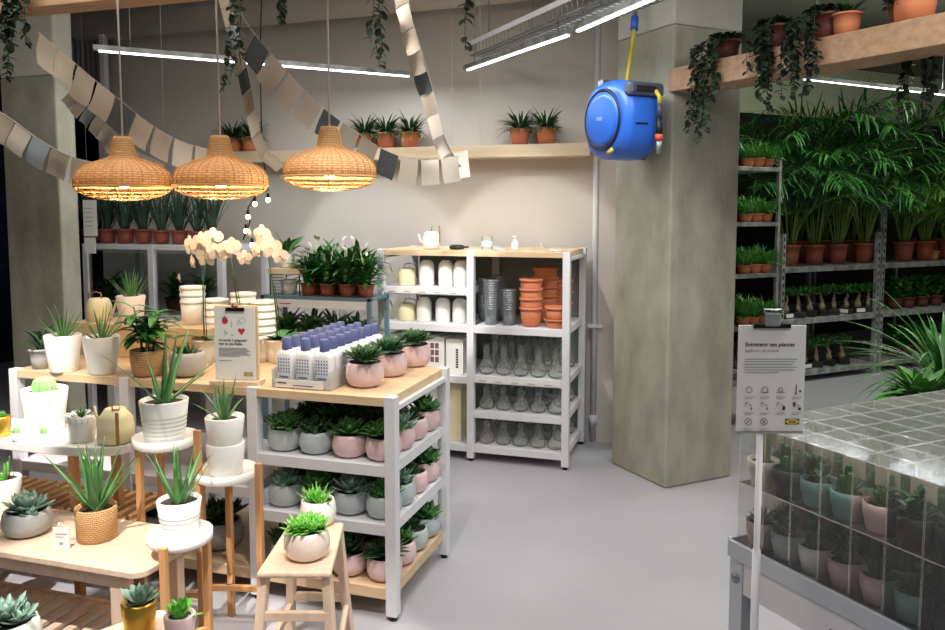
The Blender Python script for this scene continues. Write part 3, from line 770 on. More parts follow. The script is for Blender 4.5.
def cactpad(pm,lm,r0,r1,h,rr_,hh,name='potted_cactus',ribs=14):
    def f():
        t=T(name,None,None); MB().lathe(cyl_prof(r0,r1,h),28).build('pot',pm,t); soil_disc(r1-.012,h*.9).build('soil',M_soil,t)
        mb=MB(); n=ribs*2; prof=[(.55,0),(.95,.2),(1,.5),(.85,.8),(.5,.97),(.0001,1)]
        vs=[(rr_*r*(1 if k%2 else .84)*math.cos(2*PI*k/n),rr_*r*(1 if k%2 else .84)*math.sin(2*PI*k/n),h*.86+hh*z) for r,z in prof for k in range(n)]
        mb.add(vs,[(i*n+k,i*n+(k+1)%n,(i+1)*n+(k+1)%n,(i+1)*n+k) for i in range(len(prof)-1) for k in range(n)],False)
        for k in range(ribs):
            for z in (.3,.55,.8):
                a=2*PI*(2*k+1)/n; r=rr_*(1 if z<.7 else .85); p=Vector((r*math.cos(a),r*math.sin(a),h*.86+hh*z)); mb.leaf(p,(math.cos(a),math.sin(a),.2),.008,.001,0,1,0,0,'spike')
        mb.build('cactus_body',lm,t); return t
    return f
q=AZ(34,436,OZ); place('cactbig',cactpad(M_potw,L_cactl,.058,.075,.145,.04,.06),'large white pot with pale round cactus on the oval table','potted plant',(*fw(q,.09),OZt),0,1.18)
for px,lb_ in ((17,'tiny white pot with pale cactus in front of the large cactus pot, left'),(44,'tiny white pot with pale cactus in front of the large cactus pot, right')):
    q=AZ(px,441,OZ); place('cactS',cactpad(M_potw,L_cactl,.018,.022,.03,.014,.03,ribs=8),lb_,'potted plant',(*fw(q,.0),OZt),0,1)
def lace():
    t=T('potted_plant',None,None); mb=MB(); n=32; pr=[(.045,0),(.047,.006),(.052,.07),(.056,.1)]
    vs=[];
    for i,(r,z) in enumerate(pr):
        for k in range(n): vs.append((r*math.cos(2*PI*k/n),r*math.sin(2*PI*k/n),z+(.008*abs(math.sin(k*PI/4)) if i==3 else 0)))
    for i,(r,z) in enumerate(reversed(pr[1:])):
        for k in range(n): vs.append(((r-.004)*math.cos(2*PI*k/n),(r-.004)*math.sin(2*PI*k/n),z+(.008*abs(math.sin(k*PI/4)) if i==0 else 0)))
    m=len(vs)//n; mb.add(vs,[(i*n+k,i*n+(k+1)%n,(i+1)*n+(k+1)%n,(i+1)*n+k) for i in range(m-1) for k in range(n)]+[tuple(reversed(range(n)))],True)
    mb.build('pot',M_potw,t)
    mb=MB()
    for k in range(16):
        a=2*PI*k/16
        for z,r in ((.078,.0538),(.09,.055)): mb.lathe([(.0001,.0012),(.0026,.0008),(.0026,0)],6,M=Matrix.Translation((r*math.cos(a),r*math.sin(a),z))@Matrix.Rotation(a,4,'Z')@Matrix.Rotation(PI/2,4,'Y'))
    mb.build('lace_holes',M_potG,t); soil_disc(.045,.085).build('soil',M_soil,t)
    mb=MB(); rosette(mb,.085,18,.085,.02,.006,75,5,(0,0),.2,'spike'); mb.build('foliage',L_leaf,t); return t
q=AZ(76,444,OZ); place('lace',lace,'white lace-edged pot with small green aloe on the oval table','potted plant',(*fw(q,.05),OZt),0,1)
def lantern():
    t=T('watering_can',None,None)
    MB().lathe([(.055,0),(.066,.006),(.066,.062),(.064,.064),(.062,.09),(.036,.128),(.03,.13),(.0001,.128)],32).build('body',M_cream,t)
    MB().tube([(-.05,0,.075),(-.066,0,.11),(-.07,0,.145)],.006,8,.0045).build('spout',M_cream,t)
    MB().box(-.006,.006,-.071,-.068,.005,.125).build('leather_strap',M_brass,t)
    MB().tube([(-.012,-.035,.129),(-.012,-.035,.148),(.012,-.035,.148),(.012,-.035,.129),(-.012,-.035,.129)],.003,6).build('handle',M_brass,t); return t
q=AZ(108,447,OZ); place('lantern',lantern,'cream rounded watering can with brass strap on the oval table','watering can',(*fw(q,.07),OZt),R(46),1.02)
q=AZ(2,436,OZ); place('goldO',cactpad(M_gold,L_leaf,.03,.036,.08,.02,.03,ribs=8),'small gold pot at the left edge of the oval table','potted plant',(q.x,q.y,OZt),0,1)

# --- slatted bamboo bench under oval table
def slat_bench(label,name,x0,x1,y0,y1,z,m,n,lower=None):
    t=T(name,label,'bench',((x0+x1)/2,(y0+y1)/2,0)); hw=(x1-x0)/2; hd=(y1-y0)/2
    for k in range(n):
        x=-hw+.03+(2*hw-.06)*k/(n-1); MB().box(x-.012,x+.012,-hd,hd,z-.016,z).build('slat',m,t,.001)
    for y in (-hd,hd-.02): MB().box(-hw,hw,y,y+.02,z-.056,z-.0165).build('rail',m,t,.002)
    for sx in (-1,1):
        for sy in (-1,1): x=sx*(hw-.018); y=sy*(hd-.04); MB().box(x-.018,x+.018,y-.018,y+.018,0,z-.017).build('leg',m,t,.002)
    return t
sb=AZ(128,512,.42)
slat_bench('dark bamboo slatted bench beneath the oval table','slatted_bench',sb.x-1.15,sb.x+.06,sb.y-.03,2.72,.42,M_bambX,22)
# --- pale wooden bench
f0=AZ(0,552,.45); f1=AZ(185,578,.45); bk=AZ(100,522,.45)
WX1=AZ(158,560,.45).x+.02; WX0=WX1-1.25; WY0=(f0.y+AZ(130,573,.45).y)/2; WY1=WY0+.36
t=T('wooden_bench','pale wooden bench with slatted lower shelf, woven aloe basket on top','bench',((WX0+WX1)/2,(WY0+WY1)/2,0)); hw=(WX1-WX0)/2; hd=(WY1-WY0)/2
mb=MB(); 
def rrect(mb,hw,hd,z0,z1,r=.05,n=6):
    pts=[]
    for (cx,cy,a0) in ((hw-r,hd-r,0),(-hw+r,hd-r,PI/2),(-hw+r,-hd+r,PI),(hw-r,-hd+r,1.5*PI)):
        for k in range(n+1): a=a0+PI/2*k/n; pts.append((cx+r*math.cos(a),cy+r*math.sin(a)))
    m=len(pts); vs=[(x,y,z0) for x,y in pts]+[(x,y,z1) for x,y in pts]
    mb.add(vs,[(k,(k+1)%m,m+(k+1)%m,m+k) for k in range(m)]+[tuple(reversed(range(m))),tuple(range(m,2*m))])
rrect(mb,hw,hd,.43,.45); mb.build('benchtop',M_beech,t,.002)
for y in (-hd+.03,hd-.05): MB().box(-hw+.04,hw-.07,y,y+.02,.375,.43).build('apron',M_beech,t,.002)
for sx in (-1,1):
    for sy in (-1,1):
        x=-(hw-.075) if sx<0 else AY(121,600,WY0+.045).x-(WX0+WX1)/2
        y=sy*(hd-.045); MB().box(x-.025,x+.025,y-.02,y+.02,0,.43).build('leg',M_beech,t,.003)
for y in (-hd+.045,hd-.065): MB().box(-hw+.1,hw-.1,y-.009,y+.011,.11,.16).build('stretcher',M_beech,t,.002)
n=16
for k in range(n):
    x=-hw+.14+(2*hw-.28)*k/(n-1); MB().box(x-.017,x+.017,-hd+.057,hd-.057,.14,.155).build('shelf_slat',M_beech,t)
BZ=.451
bprof=[(.062,0),(.066,.006),(.068,.06),(.069,.115),(.063,.115),(.061,.1)]
q=AZ(89,545,.45); place('aloeB',aloe(M_bask,L_aloe,.062,.069,.115,17,.29,0,40,prof=bprof,W=.038),'woven basket with tall aloe on the pale bench','potted plant',(*fw(q,.06),BZ),0,1)
def tagcard():
    t=T('price_tag',None,None); MB().box(-.024,.024,-.002,.002,0,.062).build('card',M_paper,t)
    mb=MB(); mb.box(-.017,.017,-.0027,-.002,.042,.045).box(-.017,.008,-.0027,-.002,.034,.036).box(-.006,.006,-.0027,-.002,.012,.02); mb.build('print',M_inkg,t)
    MB().tube([(-.006,0,.062),(-.006,0,.076),(.006,0,.076),(.006,0,.062)],.0025,6).build('clip',M_paper,t); return t
q=AZ(62,549,.45); place('tag',tagcard,'white price tag standing left of the aloe basket','price tag',(q.x,q.y,BZ),.2,1.2)
q=AZ(14,543,.45); place('sg',succ(M_potG,L_sucg,.085,.09,2),'stone grey bowl with pointed succulent on the pale bench','potted plant',(*fw(q,.085),BZ),0,.98)
q=AZ(-2,512,.45); place('wp9',aloe(M_potw,L_suclt,.05,.062,.12,8,.1,0,30,W=.02),'white pot with bright green shoots at the left edge of the bench','potted plant',(*fw(q,.05),BZ),0,1)

# --- plant stands with round white trays
def stand(label,px,py,z,r,legs,braces=True):
    q=AZ(px,py,z); t=T('plant_stand',label,'plant stand',(q.x,q.y,0))
    MB().lathe([(r*.9,z-.03),(r,z-.022),(r,z+.008),(r-.006,z+.008),(r-.01,z-.012),(.0001,z-.012)],40).build('tray',M_whitep,t)
    L=[]
    for a,tp in legs:
        rr=r+.012 if tp>-.03 else r*.82
        x,y=rr*math.cos(a),rr*math.sin(a); MB().bar((x,y,0),(x,y,z+tp),.024,.02).build('leg',M_bamb,t,.002); L.append((x,y))
    for i in range(len(L)):
        a=L[i]; MB().bar((a[0],a[1],.16),(0,0,.16),.018,.02).build('brace',M_bamb,t)
    return Vector((q.x,q.y,z-.011)),t
vw=-PI/2+YAW   # direction from a stand towards the camera-ish
cA,_=stand('tallest plant stand, white tray with large white aloe pot',165,437,.76,.115,[(R(10),.03),(R(140),-.031),(R(205),-.031)])
cB,_=stand('lowest plant stand, white tray in front of the pale bench',180,533,.52,.105,[(R(-78),.0),(R(50),-.031),(R(165),-.031)])
cC,_=stand('plant stand right of the others, two nested white pots in its tray',226,470,.62,.115,[(R(12),.03),(R(120),-.031),(R(200),-.031)])
place('aA',aloe(M_potw,L_aloe,.07,.088,.155,9,.33,6,66,W=.034),'large ribbed white pot with wide aloe on the tallest stand','potted plant',cA,.9,1)
place('aB',aloe(M_potw,L_aloe,.055,.073,.13,12,.24,5,50,W=.03),'white pot with upright aloe on the lowest plant stand','potted plant',cB,.3,1)
def dbl():
    t=T('potted_aloe',None,None)
    MB().lathe(cyl_prof(.062,.072,.12,0),32).build('lower_pot',M_potw,t)
    MB().lathe([(z[0],z[1]+.105) for z in cyl_prof(.06,.073,.115,0)],32).build('pot',M_potw,t)
    soil_disc(.06,.205).build('soil',M_soil,t); mb=MB(); rr=random.Random(3)
    for i in range(12):
        a=i*2.4; el=R(85-rr.uniform(0,55)); d=Vector((math.cos(a)*math.cos(el),math.sin(a)*math.cos(el),math.sin(el))); mb.leaf((d.x*.02,d.y*.02,.205),d,.15*rr.uniform(.6,1.2),.022,rr.uniform(-.5,.5),6,0,.007,'spike')
    mb.build('foliage',L_aloe,t); return t
place('aC',dbl,'nested pair of white pots with small aloe on the right-hand stand','potted plant',cC,.3,1.0)

# --- step stool with two succulents
SZ_=.45
c1=AZ(256,573,SZ_); c2=AZ(331,573,SZ_); c3=AZ(344,522,SZ_); c4=AZ(290,521,SZ_)
t=T('step_stool','pale beech stool with slanted legs carrying two succulents','stool',(0,0,0))
t.location=((c1+c2+c3+c4)/4)*1; t.location.z=0; O=Vector(t.location)
mb=MB(); cs=[c1-O,c2-O,c3-O,c4-O]
for c in cs: c.z=0
vs=[Vector((c.x,c.y,z)) for z in (.43,.45) for c in cs]
mb.add(vs,[(3,2,1,0),(4,5,6,7),(0,1,5,4),(1,2,6,5),(2,3,7,6),(3,0,4,7)]); mb.build('seat',M_beech,t,.008)
ctr=sum(cs,Vector())/4
for c in cs:
    a=ctr+(c-ctr)*.84; b=ctr+(c-ctr)*1.12; MB().bar((a.x,a.y,.43),(b.x,b.y,0),.032,.024).build('leg',M_beech,t,.003)
def lp(c,z): 
    f=.84+(1.12-.84)*(1-z/.43); return Vector((ctr.x+(c.x-ctr.x)*f,ctr.y+(c.y-ctr.y)*f,z))
for i,j,z in ((0,3,.12),(1,2,.12),(0,1,.3),(3,2,.16)): MB().bar(lp(cs[i],z),lp(cs[j],z),.02,.03).build('rung',M_beech,t,.002)
q=AZ(304,563,SZ_); place('sl1',succ(M_potpw,L_suclt,.068,.085,4),'bright green succulent in blush white bowl, front of the stool','potted plant',(*fw(q,.05),SZ_+.001),0,1.12)
q=AZ(314,533,SZ_); place('sl2',succ(M_potw,L_suclt,.06,.085,3),'bright pointed succulent in white bowl, back of the stool','potted plant',(*fw(q,.085),SZ_+.001),0,1.1)

# --- low stool in the foreground with gold and pink pots
FZ=.45
q1=AZ(140,632,FZ); q2=AZ(178,640,FZ)
t=T('low_stool','white topped low stool at the bottom edge under the gold pot','stool',(q1.x+.04,q1.y-.04,0),R(-30))
mb=MB(); rrect(mb,.14,.11,FZ-.02,FZ,.02); mb.build('seat',M_beech,t)
for sx in (-1,1):
    for sy in (-1,1): MB().bar((sx*.11,sy*.08,FZ-.02),(sx*.13,sy*.1,0),.024).build('leg',M_beech,t)
place('gold',succ(M_gold,L_sucg,.001,.001,3) if False else bushy(M_gold,L_sucg,.036,.044,.085,44,.05,.014,0,shape='fat',name='potted_succulent',droop=-.2,rim=.0,prof=cyl_prof(.036,.045,.085),el=(15,88)),'gold metal pot with blue-grey succulent at the bottom edge','potted plant',(q1.x,q1.y,FZ+.001),0,1.05)
place('pinkt',bushy(M_potp,L_suclt,.03,.04,.065,44,.045,.014,0,shape='fat',name='potted_succulent',droop=-.2,prof=cyl_prof(.034,.04,.065),el=(5,88)),'small pink pot with bright succulent right of the gold pot','potted plant',(q2.x,q2.y+.01,FZ+.001),0,1.05)
# plant at bottom left corner on its own low stool
q=AZ(8,655,.40)
t=T('low_stool','low wooden stool in the bottom left corner','stool',(q.x,q.y,0),.2)
mb=MB(); rrect(mb,.13,.13,.38,.40,.03); mb.build('seat',M_beech,t)
for sx in (-1,1):
    for sy in (-1,1): MB().bar((sx*.1,sy*.1,.38),(sx*.115,sy*.115,0),.024).build('leg',M_beech,t)
place('cornr',succ(M_potw,L_sucg,.085,.1,0),'blue-grey rosette succulent in white bowl in the bottom left corner','potted plant',(q.x,q.y,.401),0,1.0)

# ================================================================== CENTRE SHELF CONTENTS
for tier,(z,xs) in enumerate(((1.106,(407,427,446,461)),(.873,(407,424,443,460)))):
    tn=['upper','lower'][tier]
    q=AY(xs[0],300,CY0+.13)
    place('can_cream',can(M_cream,M_brass),'cream watering can at the left of the %s can shelf'%tn,'watering can',(q.x,CY0+.13,z),0,1.0,'watering cans on the white shelving')
    for i,px in enumerate(xs[1:]):
        q=AY(px,300,CY0+.12)
        def jug():
            t=T('white_vase',None,None); MB().lathe([(.052,0),(.056,.006),(.058,.1),(.056,.15),(.046,.175),(.03,.188),(.026,.188),(.04,.172)],28).build('vessel',M_can,t)
            MB().lathe([(.03,.186),(.031,.192),(.026,.192),(.026,.186)],20).build('neck_ring',M_can,t); return t
        place('jug',jug,'tall white vase on the %s can shelf, %s of the cream can'%(tn,['just right','second right','farthest right'][i]),'vase',(q.x,CY0+.12,z),0,(.86,.86,.88 if tier==0 else .82),'white vases beside the cream cans')
# top items
z=CZ+.004
q=AY(432,248,CY0+.15)
def topcan():
    t=T('watering_can',None,None); MB().lathe([(.05,0),(.055,.005),(.055,.07),(.045,.1),(.03,.112),(.026,.112),(.038,.1)],28).build('body',M_can,t)
    MB().tube([(-.045,0,.03),(-.075,0,.05),(-.09,0,.09)],.007,8,.005).build('spout',M_can,t)
    MB().tube([(.0,0,.11),(.005,0,.145),(.055,0,.145),(.058,0,.04)],.0045,8).build('handle',M_brass,t); return t
place('topcan',topcan,'white watering can with brass handle on top of the shelving','watering can',(q.x,CY0+.14,z),0,1)
q=AY(457,246,CY0+.12)
t=T('scanner','small black handheld device lying on the shelving top','device',(q.x,CY0+.12,z))
MB().lathe([(.045,0),(.052,.008),(.05,.02),(.036,.028),(.0001,.029)],20,M=Matrix.Diagonal((1,.7,1,1))).build('casing',M_blackp,t); MB().box(.03,.075,-.02,.02,.008,.02).build('grip',M_blackp,t,.003)
q=AY(487,246,CY0+.14)
t=T('glass_jar','small clear jar with pale blue label on the shelving top','jar',(q.x,CY0+.14,z)); MB().lathe([(.034,0),(.036,.004),(.036,.08),(.033,.084),(.033,.08),(.033,.006)],20).build('jar_body',M_glassv,t); MB().lathe([(.0365,.02),(.0365,.055)],20).build('label_band',mat('pale_blue_label',rgb(190,214,216),.6),t)
q=AY(515,246,CY0+.12)
t=T('small_bottle','small white dispenser bottle standing on the shelving top','bottle',(q.x,CY0+.12,z)); MB().lathe([(.02,0),(.022,.004),(.022,.045),(.01,.055),(.008,.07),(.0001,.07)],16).build('body',M_bot,t); MB().tube([(0,0,.068),(0,0,.085),(-.02,0,.085)],.004,6).build('pump',M_bot,t)
for i,(px,lb_,m) in enumerate(((500,'loose white sheet on the shelving top beside the jar',M_paper),(540,'crumpled clear bag on the shelving top right end',M_paper),(560,'purple-edged leaflet at the right end of the shelving top',M_paper))):
    q=AY(px,247,CY0+.13); mb=MB(); rr=random.Random(i)
    if i==1:
        n=9; vs=[(x*.014-.056,y*.014-.056,(.004+.05*rr.random()*math.sin(PI*x/8)*math.sin(PI*y/8))) for y in range(n) for x in range(n)]
        mb.add(vs,[(y*n+x,y*n+x+1,(y+1)*n+x+1,(y+1)*n+x) for y in range(n-1) for x in range(n-1)],False); m=M_box
    else:
        n=6; vs=[(x*.022-.055,y*.016-.04,.002+.006*math.sin(x*1.2+i)) for y in range(n) for x in range(n)]
        mb.add([(a,b,c+.001) for a,b,c in vs],[(y*n+x,y*n+x+1,(y+1)*n+x+1,(y+1)*n+x) for y in range(n-1) for x in range(n-1)],True)
    o=mb.build(['paper_sheet','plastic_bag','leaflet'][i],m,None,0,(q.x,CY0+.13,z-.001)); tag(o,lb_,['paper','bag','leaflet'][i])
# boxes on the third left shelf
for i,(a_,b_,hh,lb_) in enumerate(((388,403,.24,'pale cardboard box at the left of the box shelf'),(404,425,.235,'pale cardboard box, second from the left on the box shelf'),(426,444,.235,'pale box with dark red printed square on the shelving'),(446,463,.225,'pale box with vertical lettering at the right of the box shelf'))):
    xa=AY(a_,360,CY0+.06).x; xb=AY(b_,360,CY0+.06).x
    t=T('cardboard_box',lb_,'box',(xa,CY0+.06,.546)); MB().box(0,xb-xa,0,.3,0,hh).build('carton',M_paper,t,.002)
    if i==2:
        mb=MB()
        for r_ in range(3):
            for c_ in range(2): mb.box((xb-xa)*(.25+.26*c_),(xb-xa)*(.45+.26*c_),-.001,0,.07+.045*r_,.105+.045*r_)
        mb.build('printed_square',mat('maroon_print',rgb(120,84,88),.7),t)
    if i==3:
        mb=MB()
        for k in range(8): mb.box((xb-xa)*.58,(xb-xa)*.72,-.001,0,.04+.016*k,.052+.016*k)
        mb.build('vertical_print',M_ink,t)
# paper bags on bottom left shelf
for i,px in enumerate((410,432,453)):
    q=AY(px,430,CY0+.08); t=T('paper_bag','tall cream paper bag on the bottom left of the shelving, %s'%['left','middle','right'][i],'bag',(q.x-.05,CY0+.08,.106),0,'cream bags on the bottom shelf')
    mb=MB(); vs=[(0,0,0),(.105,0,0),(.105,.14,0),(0,.14,0),(.003,.01,.33),(.102,.01,.33),(.102,.13,.33),(.003,.13,.33),(.006,.06,.38),(.1,.06,.38),(.1,.07,.38),(.006,.07,.38)]
    mb.add(vs,[(3,2,1,0),(0,1,5,4),(1,2,6,5),(2,3,7,6),(3,0,4,7),(4,5,9,8),(5,6,10,9),(6,7,11,10),(7,4,8,11),(8,9,10,11)]); mb.build('bag_body',M_cream if i==2 else M_paper,t); MB().box(.004,.101,.058,.072,.368,.384).build('folded_top',M_paper,t)
# zinc pots
def zpot():
    t=T('zinc_pot',None,None); MB().lathe([(.036,0),(.047,.10),(.047,.104),(.044,.104),(.035,.01)],20).build('pot_body',M_zinc,t); MB().lathe([(.046,.098),(.05,.098),(.05,.106),(.046,.106),(.046,.098)],20).build('rim',M_zinc,t); return t
zz0=.873
for (px,dy,n_,nm) in ((491,.10,13,'taller front stack'),(509,.12,9,'shorter front stack'),(485,.3,13,'stack at the back left'),(500,.32,14,'stack at the back middle')):
    q=AY(px,320,CY0+dy)
    for k in range(n_): place('zpot',zpot,'zinc pot %s, %s'%('on top' if k==n_-1 else 'at the bottom' if k==0 else 'inside, number %d up'%(k+1),nm),'pot',(q.x,CY0+dy,zz0+k*.0148),0,(1,1,1),'nested zinc pots')
# terracotta pots
def tpot():
    t=T('terracotta_pot',None,None); MB().lathe([(.05,0),(.066,.018),(.074,.06),(.078,.12),(.07,.12),(.066,.06)],28).build('pot_body',M_terra,t); MB().lathe([(.078,.105),(.084,.105),(.085,.122),(.078,.122),(.078,.105)],28).build('rim',M_terra,t); return t
def tsauc():
    t=T('terracotta_saucer',None,None); MB().lathe([(.06,0),(.078,.05),(.072,.05),(.06,.008)],28).build('saucer',M_terra,t); MB().lathe([(.076,.045),(.082,.045),(.082,.055),(.074,.055),(.076,.045)],28).build('rim',M_terra,t); return t
q=AY(531,320,CY0+.1)
for k in range(4): place('tpot',tpot,'terracotta pot in the tall front stack, %s'%['bottom one','second up','third up','topmost'][k],'pot',(q.x,CY0+.1,zz0+(.0 if k==0 else .06+.059*(k-1)+.0)),0,(.87,.87,1),'terracotta pots on the shelving')
q=AY(557,320,CY0+.1)
place('tsauc',tsauc,'low terracotta dish under the right-hand terracotta pot','pot',(q.x,CY0+.1,zz0),0,(1,1,1),'terracotta pots on the shelving')
place('tpot',tpot,'terracotta pot standing in the low dish behind the right post','pot',(q.x,CY0+.1,zz0+.02),0,(.93,.93,.9),'terracotta pots on the shelving')
q=AY(545,320,CY0+.32)
for k in range(5): place('tpot',tpot,'terracotta pot in the back left stack, %s'%['bottom one','second up','third up','fourth up','topmost'][k],'pot',(q.x,CY0+.32,zz0+.065*k*.9),0,1,'terracotta pots on the shelving')
for k in range(3): place('tpot',tpot,'terracotta pot in the stack near the back right post, %s'%['bottom one','middle','topmost'][k],'pot',(CX1-.14,CY0+.42,zz0+.075*k),0,1,'terracotta pots on the shelving')
# glass vases
def vase():
    t=T('glass_vase',None,None); MB().lathe([(.03,0),(.046,.01),(.052,.035),(.046,.062),(.026,.09),(.02,.115),(.022,.16),(.027,.19),(.0255,.19),(.0205,.16),(.0185,.115),(.024,.09),(.0435,.062),(.049,.035),(.043,.014),(.001,.01)],20).build('vessel',M_glassv,t)
    MB().lathe([(.0255,.188),(.028,.188),(.028,.193),(.0255,.193),(.0255,.188)],16).build('lip',M_glassv,t); return t
for ti,(z,nm) in enumerate(((.556,'top'),(.331,'middle'),(.106,'bottom'))):
    for r_ in range(3):
        for c_ in range(5):
            x=mid+.085+c_*.112+(r_%2)*.0; y=CY0+.09+r_*.19
            s=.86 if ti else 1.0
            place('vase',vase,'clear glass vase, %s row of vases, %s in the %s line'%(nm,['leftmost','second from left','centre','second from right','rightmost'][c_],['front','middle','rear'][r_]),'vase',(x,y,z),0,(1,1,s),'clear glass vases on the white shelving')

# ================================================================== BACK LEFT SHELF TOP: spiky plants
fnb=bushy(M_nurs,L_dark,.05,.066,.10,34,.40,.018,0,shape='strap',droop=.25,el=(58,89),seg=4)
xs=[92,108,126,144,162,180,198,212]
for i,px in enumerate(xs):
    q=AY(px,250,4.92); place('spiky',fnb,'brown nursery pot of dark spiky leaves, %s along the shelving top by the left pillar'%(['first','second','third','fourth','fifth','sixth','seventh','last'][i]),'potted plant',(q.x,4.92+.0*(i%2),1.355),i*1.3,rnd.uniform(.9,1.05),'spiky plants on the back left shelving')
for i,px in enumerate((110,175,205)):
    q=AY(px,330,4.98); place('leafback',bushy(M_nursD,L_leaf,.05,.066,.1,60,.13,.035,.18),'leafy plant behind the glass pane, %s inside the back left shelving'%['left','middle','right'][i],'potted plant',(q.x,4.98,.852),i,1,'plants behind the panes')
# hanging tag sheets by the pillar
q=AY(88,230,4.6); 
t=T('hanging_notice','two white notice cards hanging beside the left pillar','sign',(AY(88,200,4.5).x,4.5,AY(88,200,4.5).z),.2)
MB().box(-.04,.06,0,.002,-.25,0).build('card',M_paper,t); MB().box(-.04,.045,-.001,.001,-.37,-.26).build('lower_card',M_paper,t)
mb=MB()
for k in range(5): mb.box(-.03,.03,-.0015,-.0004,-.06-k*.03,-.056-k*.03)
mb.build('printed_lines',M_inkg,t); MB().tube([(0,0,0),(0,0,3.39-t.location.z)],.001,4).build('thread',M_cord,t)

# --- teal trolley with peace lilies
tx0=AY(269,300,4.55).x; tx1=AY(377,300,4.55).x; ty0,ty1=4.45,4.74
TRZ=AY(320,297,4.45).z
t=T('plant_trolley','teal metal trolley with peace lilies beside the white shelving','trolley',(tx0,ty0,0))
for x in (0.012,tx1-tx0-.012):
    for y in (.012,ty1-ty0-.012): MB().box(x-.012,x+.012,y-.012,y+.012,.04,TRZ+(.0)).build('post',M_teal,t)
for zz in (TRZ,TRZ-.4,.25):
    MB().box(0,tx1-tx0,0,ty1-ty0,zz-.02,zz).build('tray',M_teal,t,.002)
MB().box(.03,tx1-tx0-.03,-.006,-.001,TRZ-.07,TRZ-.022).build('price_rail',M_paper,t)
mb=MB(); mb.box(.06,.10,-.008,-.006,TRZ-.05,TRZ-.04).box(.14,.22,-.008,-.006,TRZ-.05,TRZ-.044); mb.build('rail_print',M_red,t)
for x in (.03,tx1-tx0-.03):
    for y in (.03,ty1-ty0-.03): MB().lathe([(.0001,-.012),(.024,-.012),(.024,.012),(.0001,.012)],14,M=Matrix.Translation((x,y,.024))@Matrix.Rotation(PI/2,4,'X')).build('caster',M_black,t)
fl=bushy(M_nurs,L_leaf,.045,.058,.085,80,.15,.036,.17,flowers=3,droop=1.0)
for i,px in enumerate((309,328,347,366)):
    q=AY(px,292,4.53); place('lily',fl,'peace lily in brown nursery pot, %s in the front row of the teal trolley'%['leftmost','second','third','rightmost'][i],'potted plant',(q.x,4.53,TRZ+.001),i*1.7,rnd.uniform(.9,1.1),'peace lilies on the trolley')
for i,px in enumerate((318,338,358)):
    q=AY(px,292,4.66); place('lily',fl,'peace lily in the back row of the teal trolley, %s one'%['left','middle','right'][i],'potted plant',(q.x,4.67,TRZ+.001),i*2.1,1.12,'peace lilies on the trolley')
for i,px in enumerate((288,312,336,358)):
    q=AY(px,330,4.6); place('lily',fl,'leafy plant on the lower tray of the teal trolley, %s from left'%['first','second','third','fourth'][i],'potted plant',(q.x,4.6,TRZ-.399),i,1.0,'plants on the lower trolley tray')
# small wood plinth with white pots
pa=AY(271,268,4.50); pz=pa.z; pbx=AY(303,268,4.5).x
t=T('small_shelf','small birch shelf on black wire legs left of the peace lilies','shelf',(pa.x,4.46,TRZ+.001))
MB().box(0,pbx-pa.x,0,.22,pz-TRZ-.035,pz-TRZ).build('board',M_ply,t,.002)
mb=MB()
for k in range(8): mb.tube([(.012,.02,.01+k*.02),(.10,.02,.01+k*.02)],.002,4)
mb.build('wire_grid',M_black,t)
for x in (.01,pbx-pa.x-.01):
    for y in (.01,.21): MB().tube([(x,y,0),(x,y,pz-TRZ-.034)],.004,5).build('wire_leg',M_black,t)
q=AY(287,262,4.56); place('wl',bushy(M_potw,L_leaf,.04,.05,.09,22,.16,.035,.05,prof=cyl_prof(.042,.05,.09),droop=.8),'white pot with broad leafy plant on the small birch shelf','potted plant',(q.x,4.56,pz+.003),0,1)
q=AY(288,292,4.56); tag(MB().lathe(tap_prof(.045,.058,.09,.005,.012),24).build('empty_pot',M_potw,None,0,(q.x+.01,4.56,TRZ+.002)),'white empty pot underneath the small birch shelf','pot')

# string light
t=T('string_light','black cable of small glowing bulbs hanging above the orchids','string light',AD(262,180,4.3))
O=Vector(t.location)
pts=[AD(a,b,4.3)-O for a,b in ((262,-20),(260,60),(262,150),(268,190),(255,196),(248,208),(250,222),(243,240))]
MB().tube(pts,.004,5).build('cable',M_wire,t)
for a,b in ((255,199),(248,212),(246,226),(268,195),(252,240)):
    p=AD(a,b+3,4.3)-O; MB().lathe([(.008,0),(.008,.025)],8,tuple(p)).build('socket',M_wire,t); MB().lathe([(.0001,-.026),(.012,-.016),(.009,0),(.0001,0)],10,tuple(p)).build('bulb',M_fairy,t)

# ================================================================== WALL SHELF POTS
def fern():
    t=T('potted_fern',None,None); MB().lathe(tap_prof(.055,.07,.11,.006,.02),24).build('pot',M_terra,t); soil_disc(.062,.096).build('soil',M_soil,t)
    rr=random.Random(11); mb=MB()
    for i in range(190):
        a=rr.uniform(0,2*PI); e=R(rr.uniform(22,86)); mb.leaf((0.02*math.cos(a),.02*math.sin(a),.1),(math.cos(a)*math.cos(e),math.sin(a)*math.cos(e),math.sin(e)),rr.uniform(.1,.2)*(.6 if math.sin(a)>0 else 1),.012,rr.uniform(.5,1.6),6,.2,0,'lance')
        
    mb.build('foliage',L_sucd,t); return t
for px,lb_ in ((233,'left of the pair above the middle pendant'),(251,'right of the pair above the middle pendant'),(365,'leftmost of three above the white shelving'),(386,'middle of three above the white shelving'),(410,'rightmost of three above the white shelving'),(520,'left of the pair nearest the blue hose reel'),(546,'right of the pair nearest the blue hose reel')):
    q=AY(px,140,WY-.125); place('fern',fern,'terracotta fern on the wall shelf, '+lb_,'potted plant',(q.x,WY-.125,SHZ),(px%7)*.12-.4,1.0,'ferns on the wall shelf')

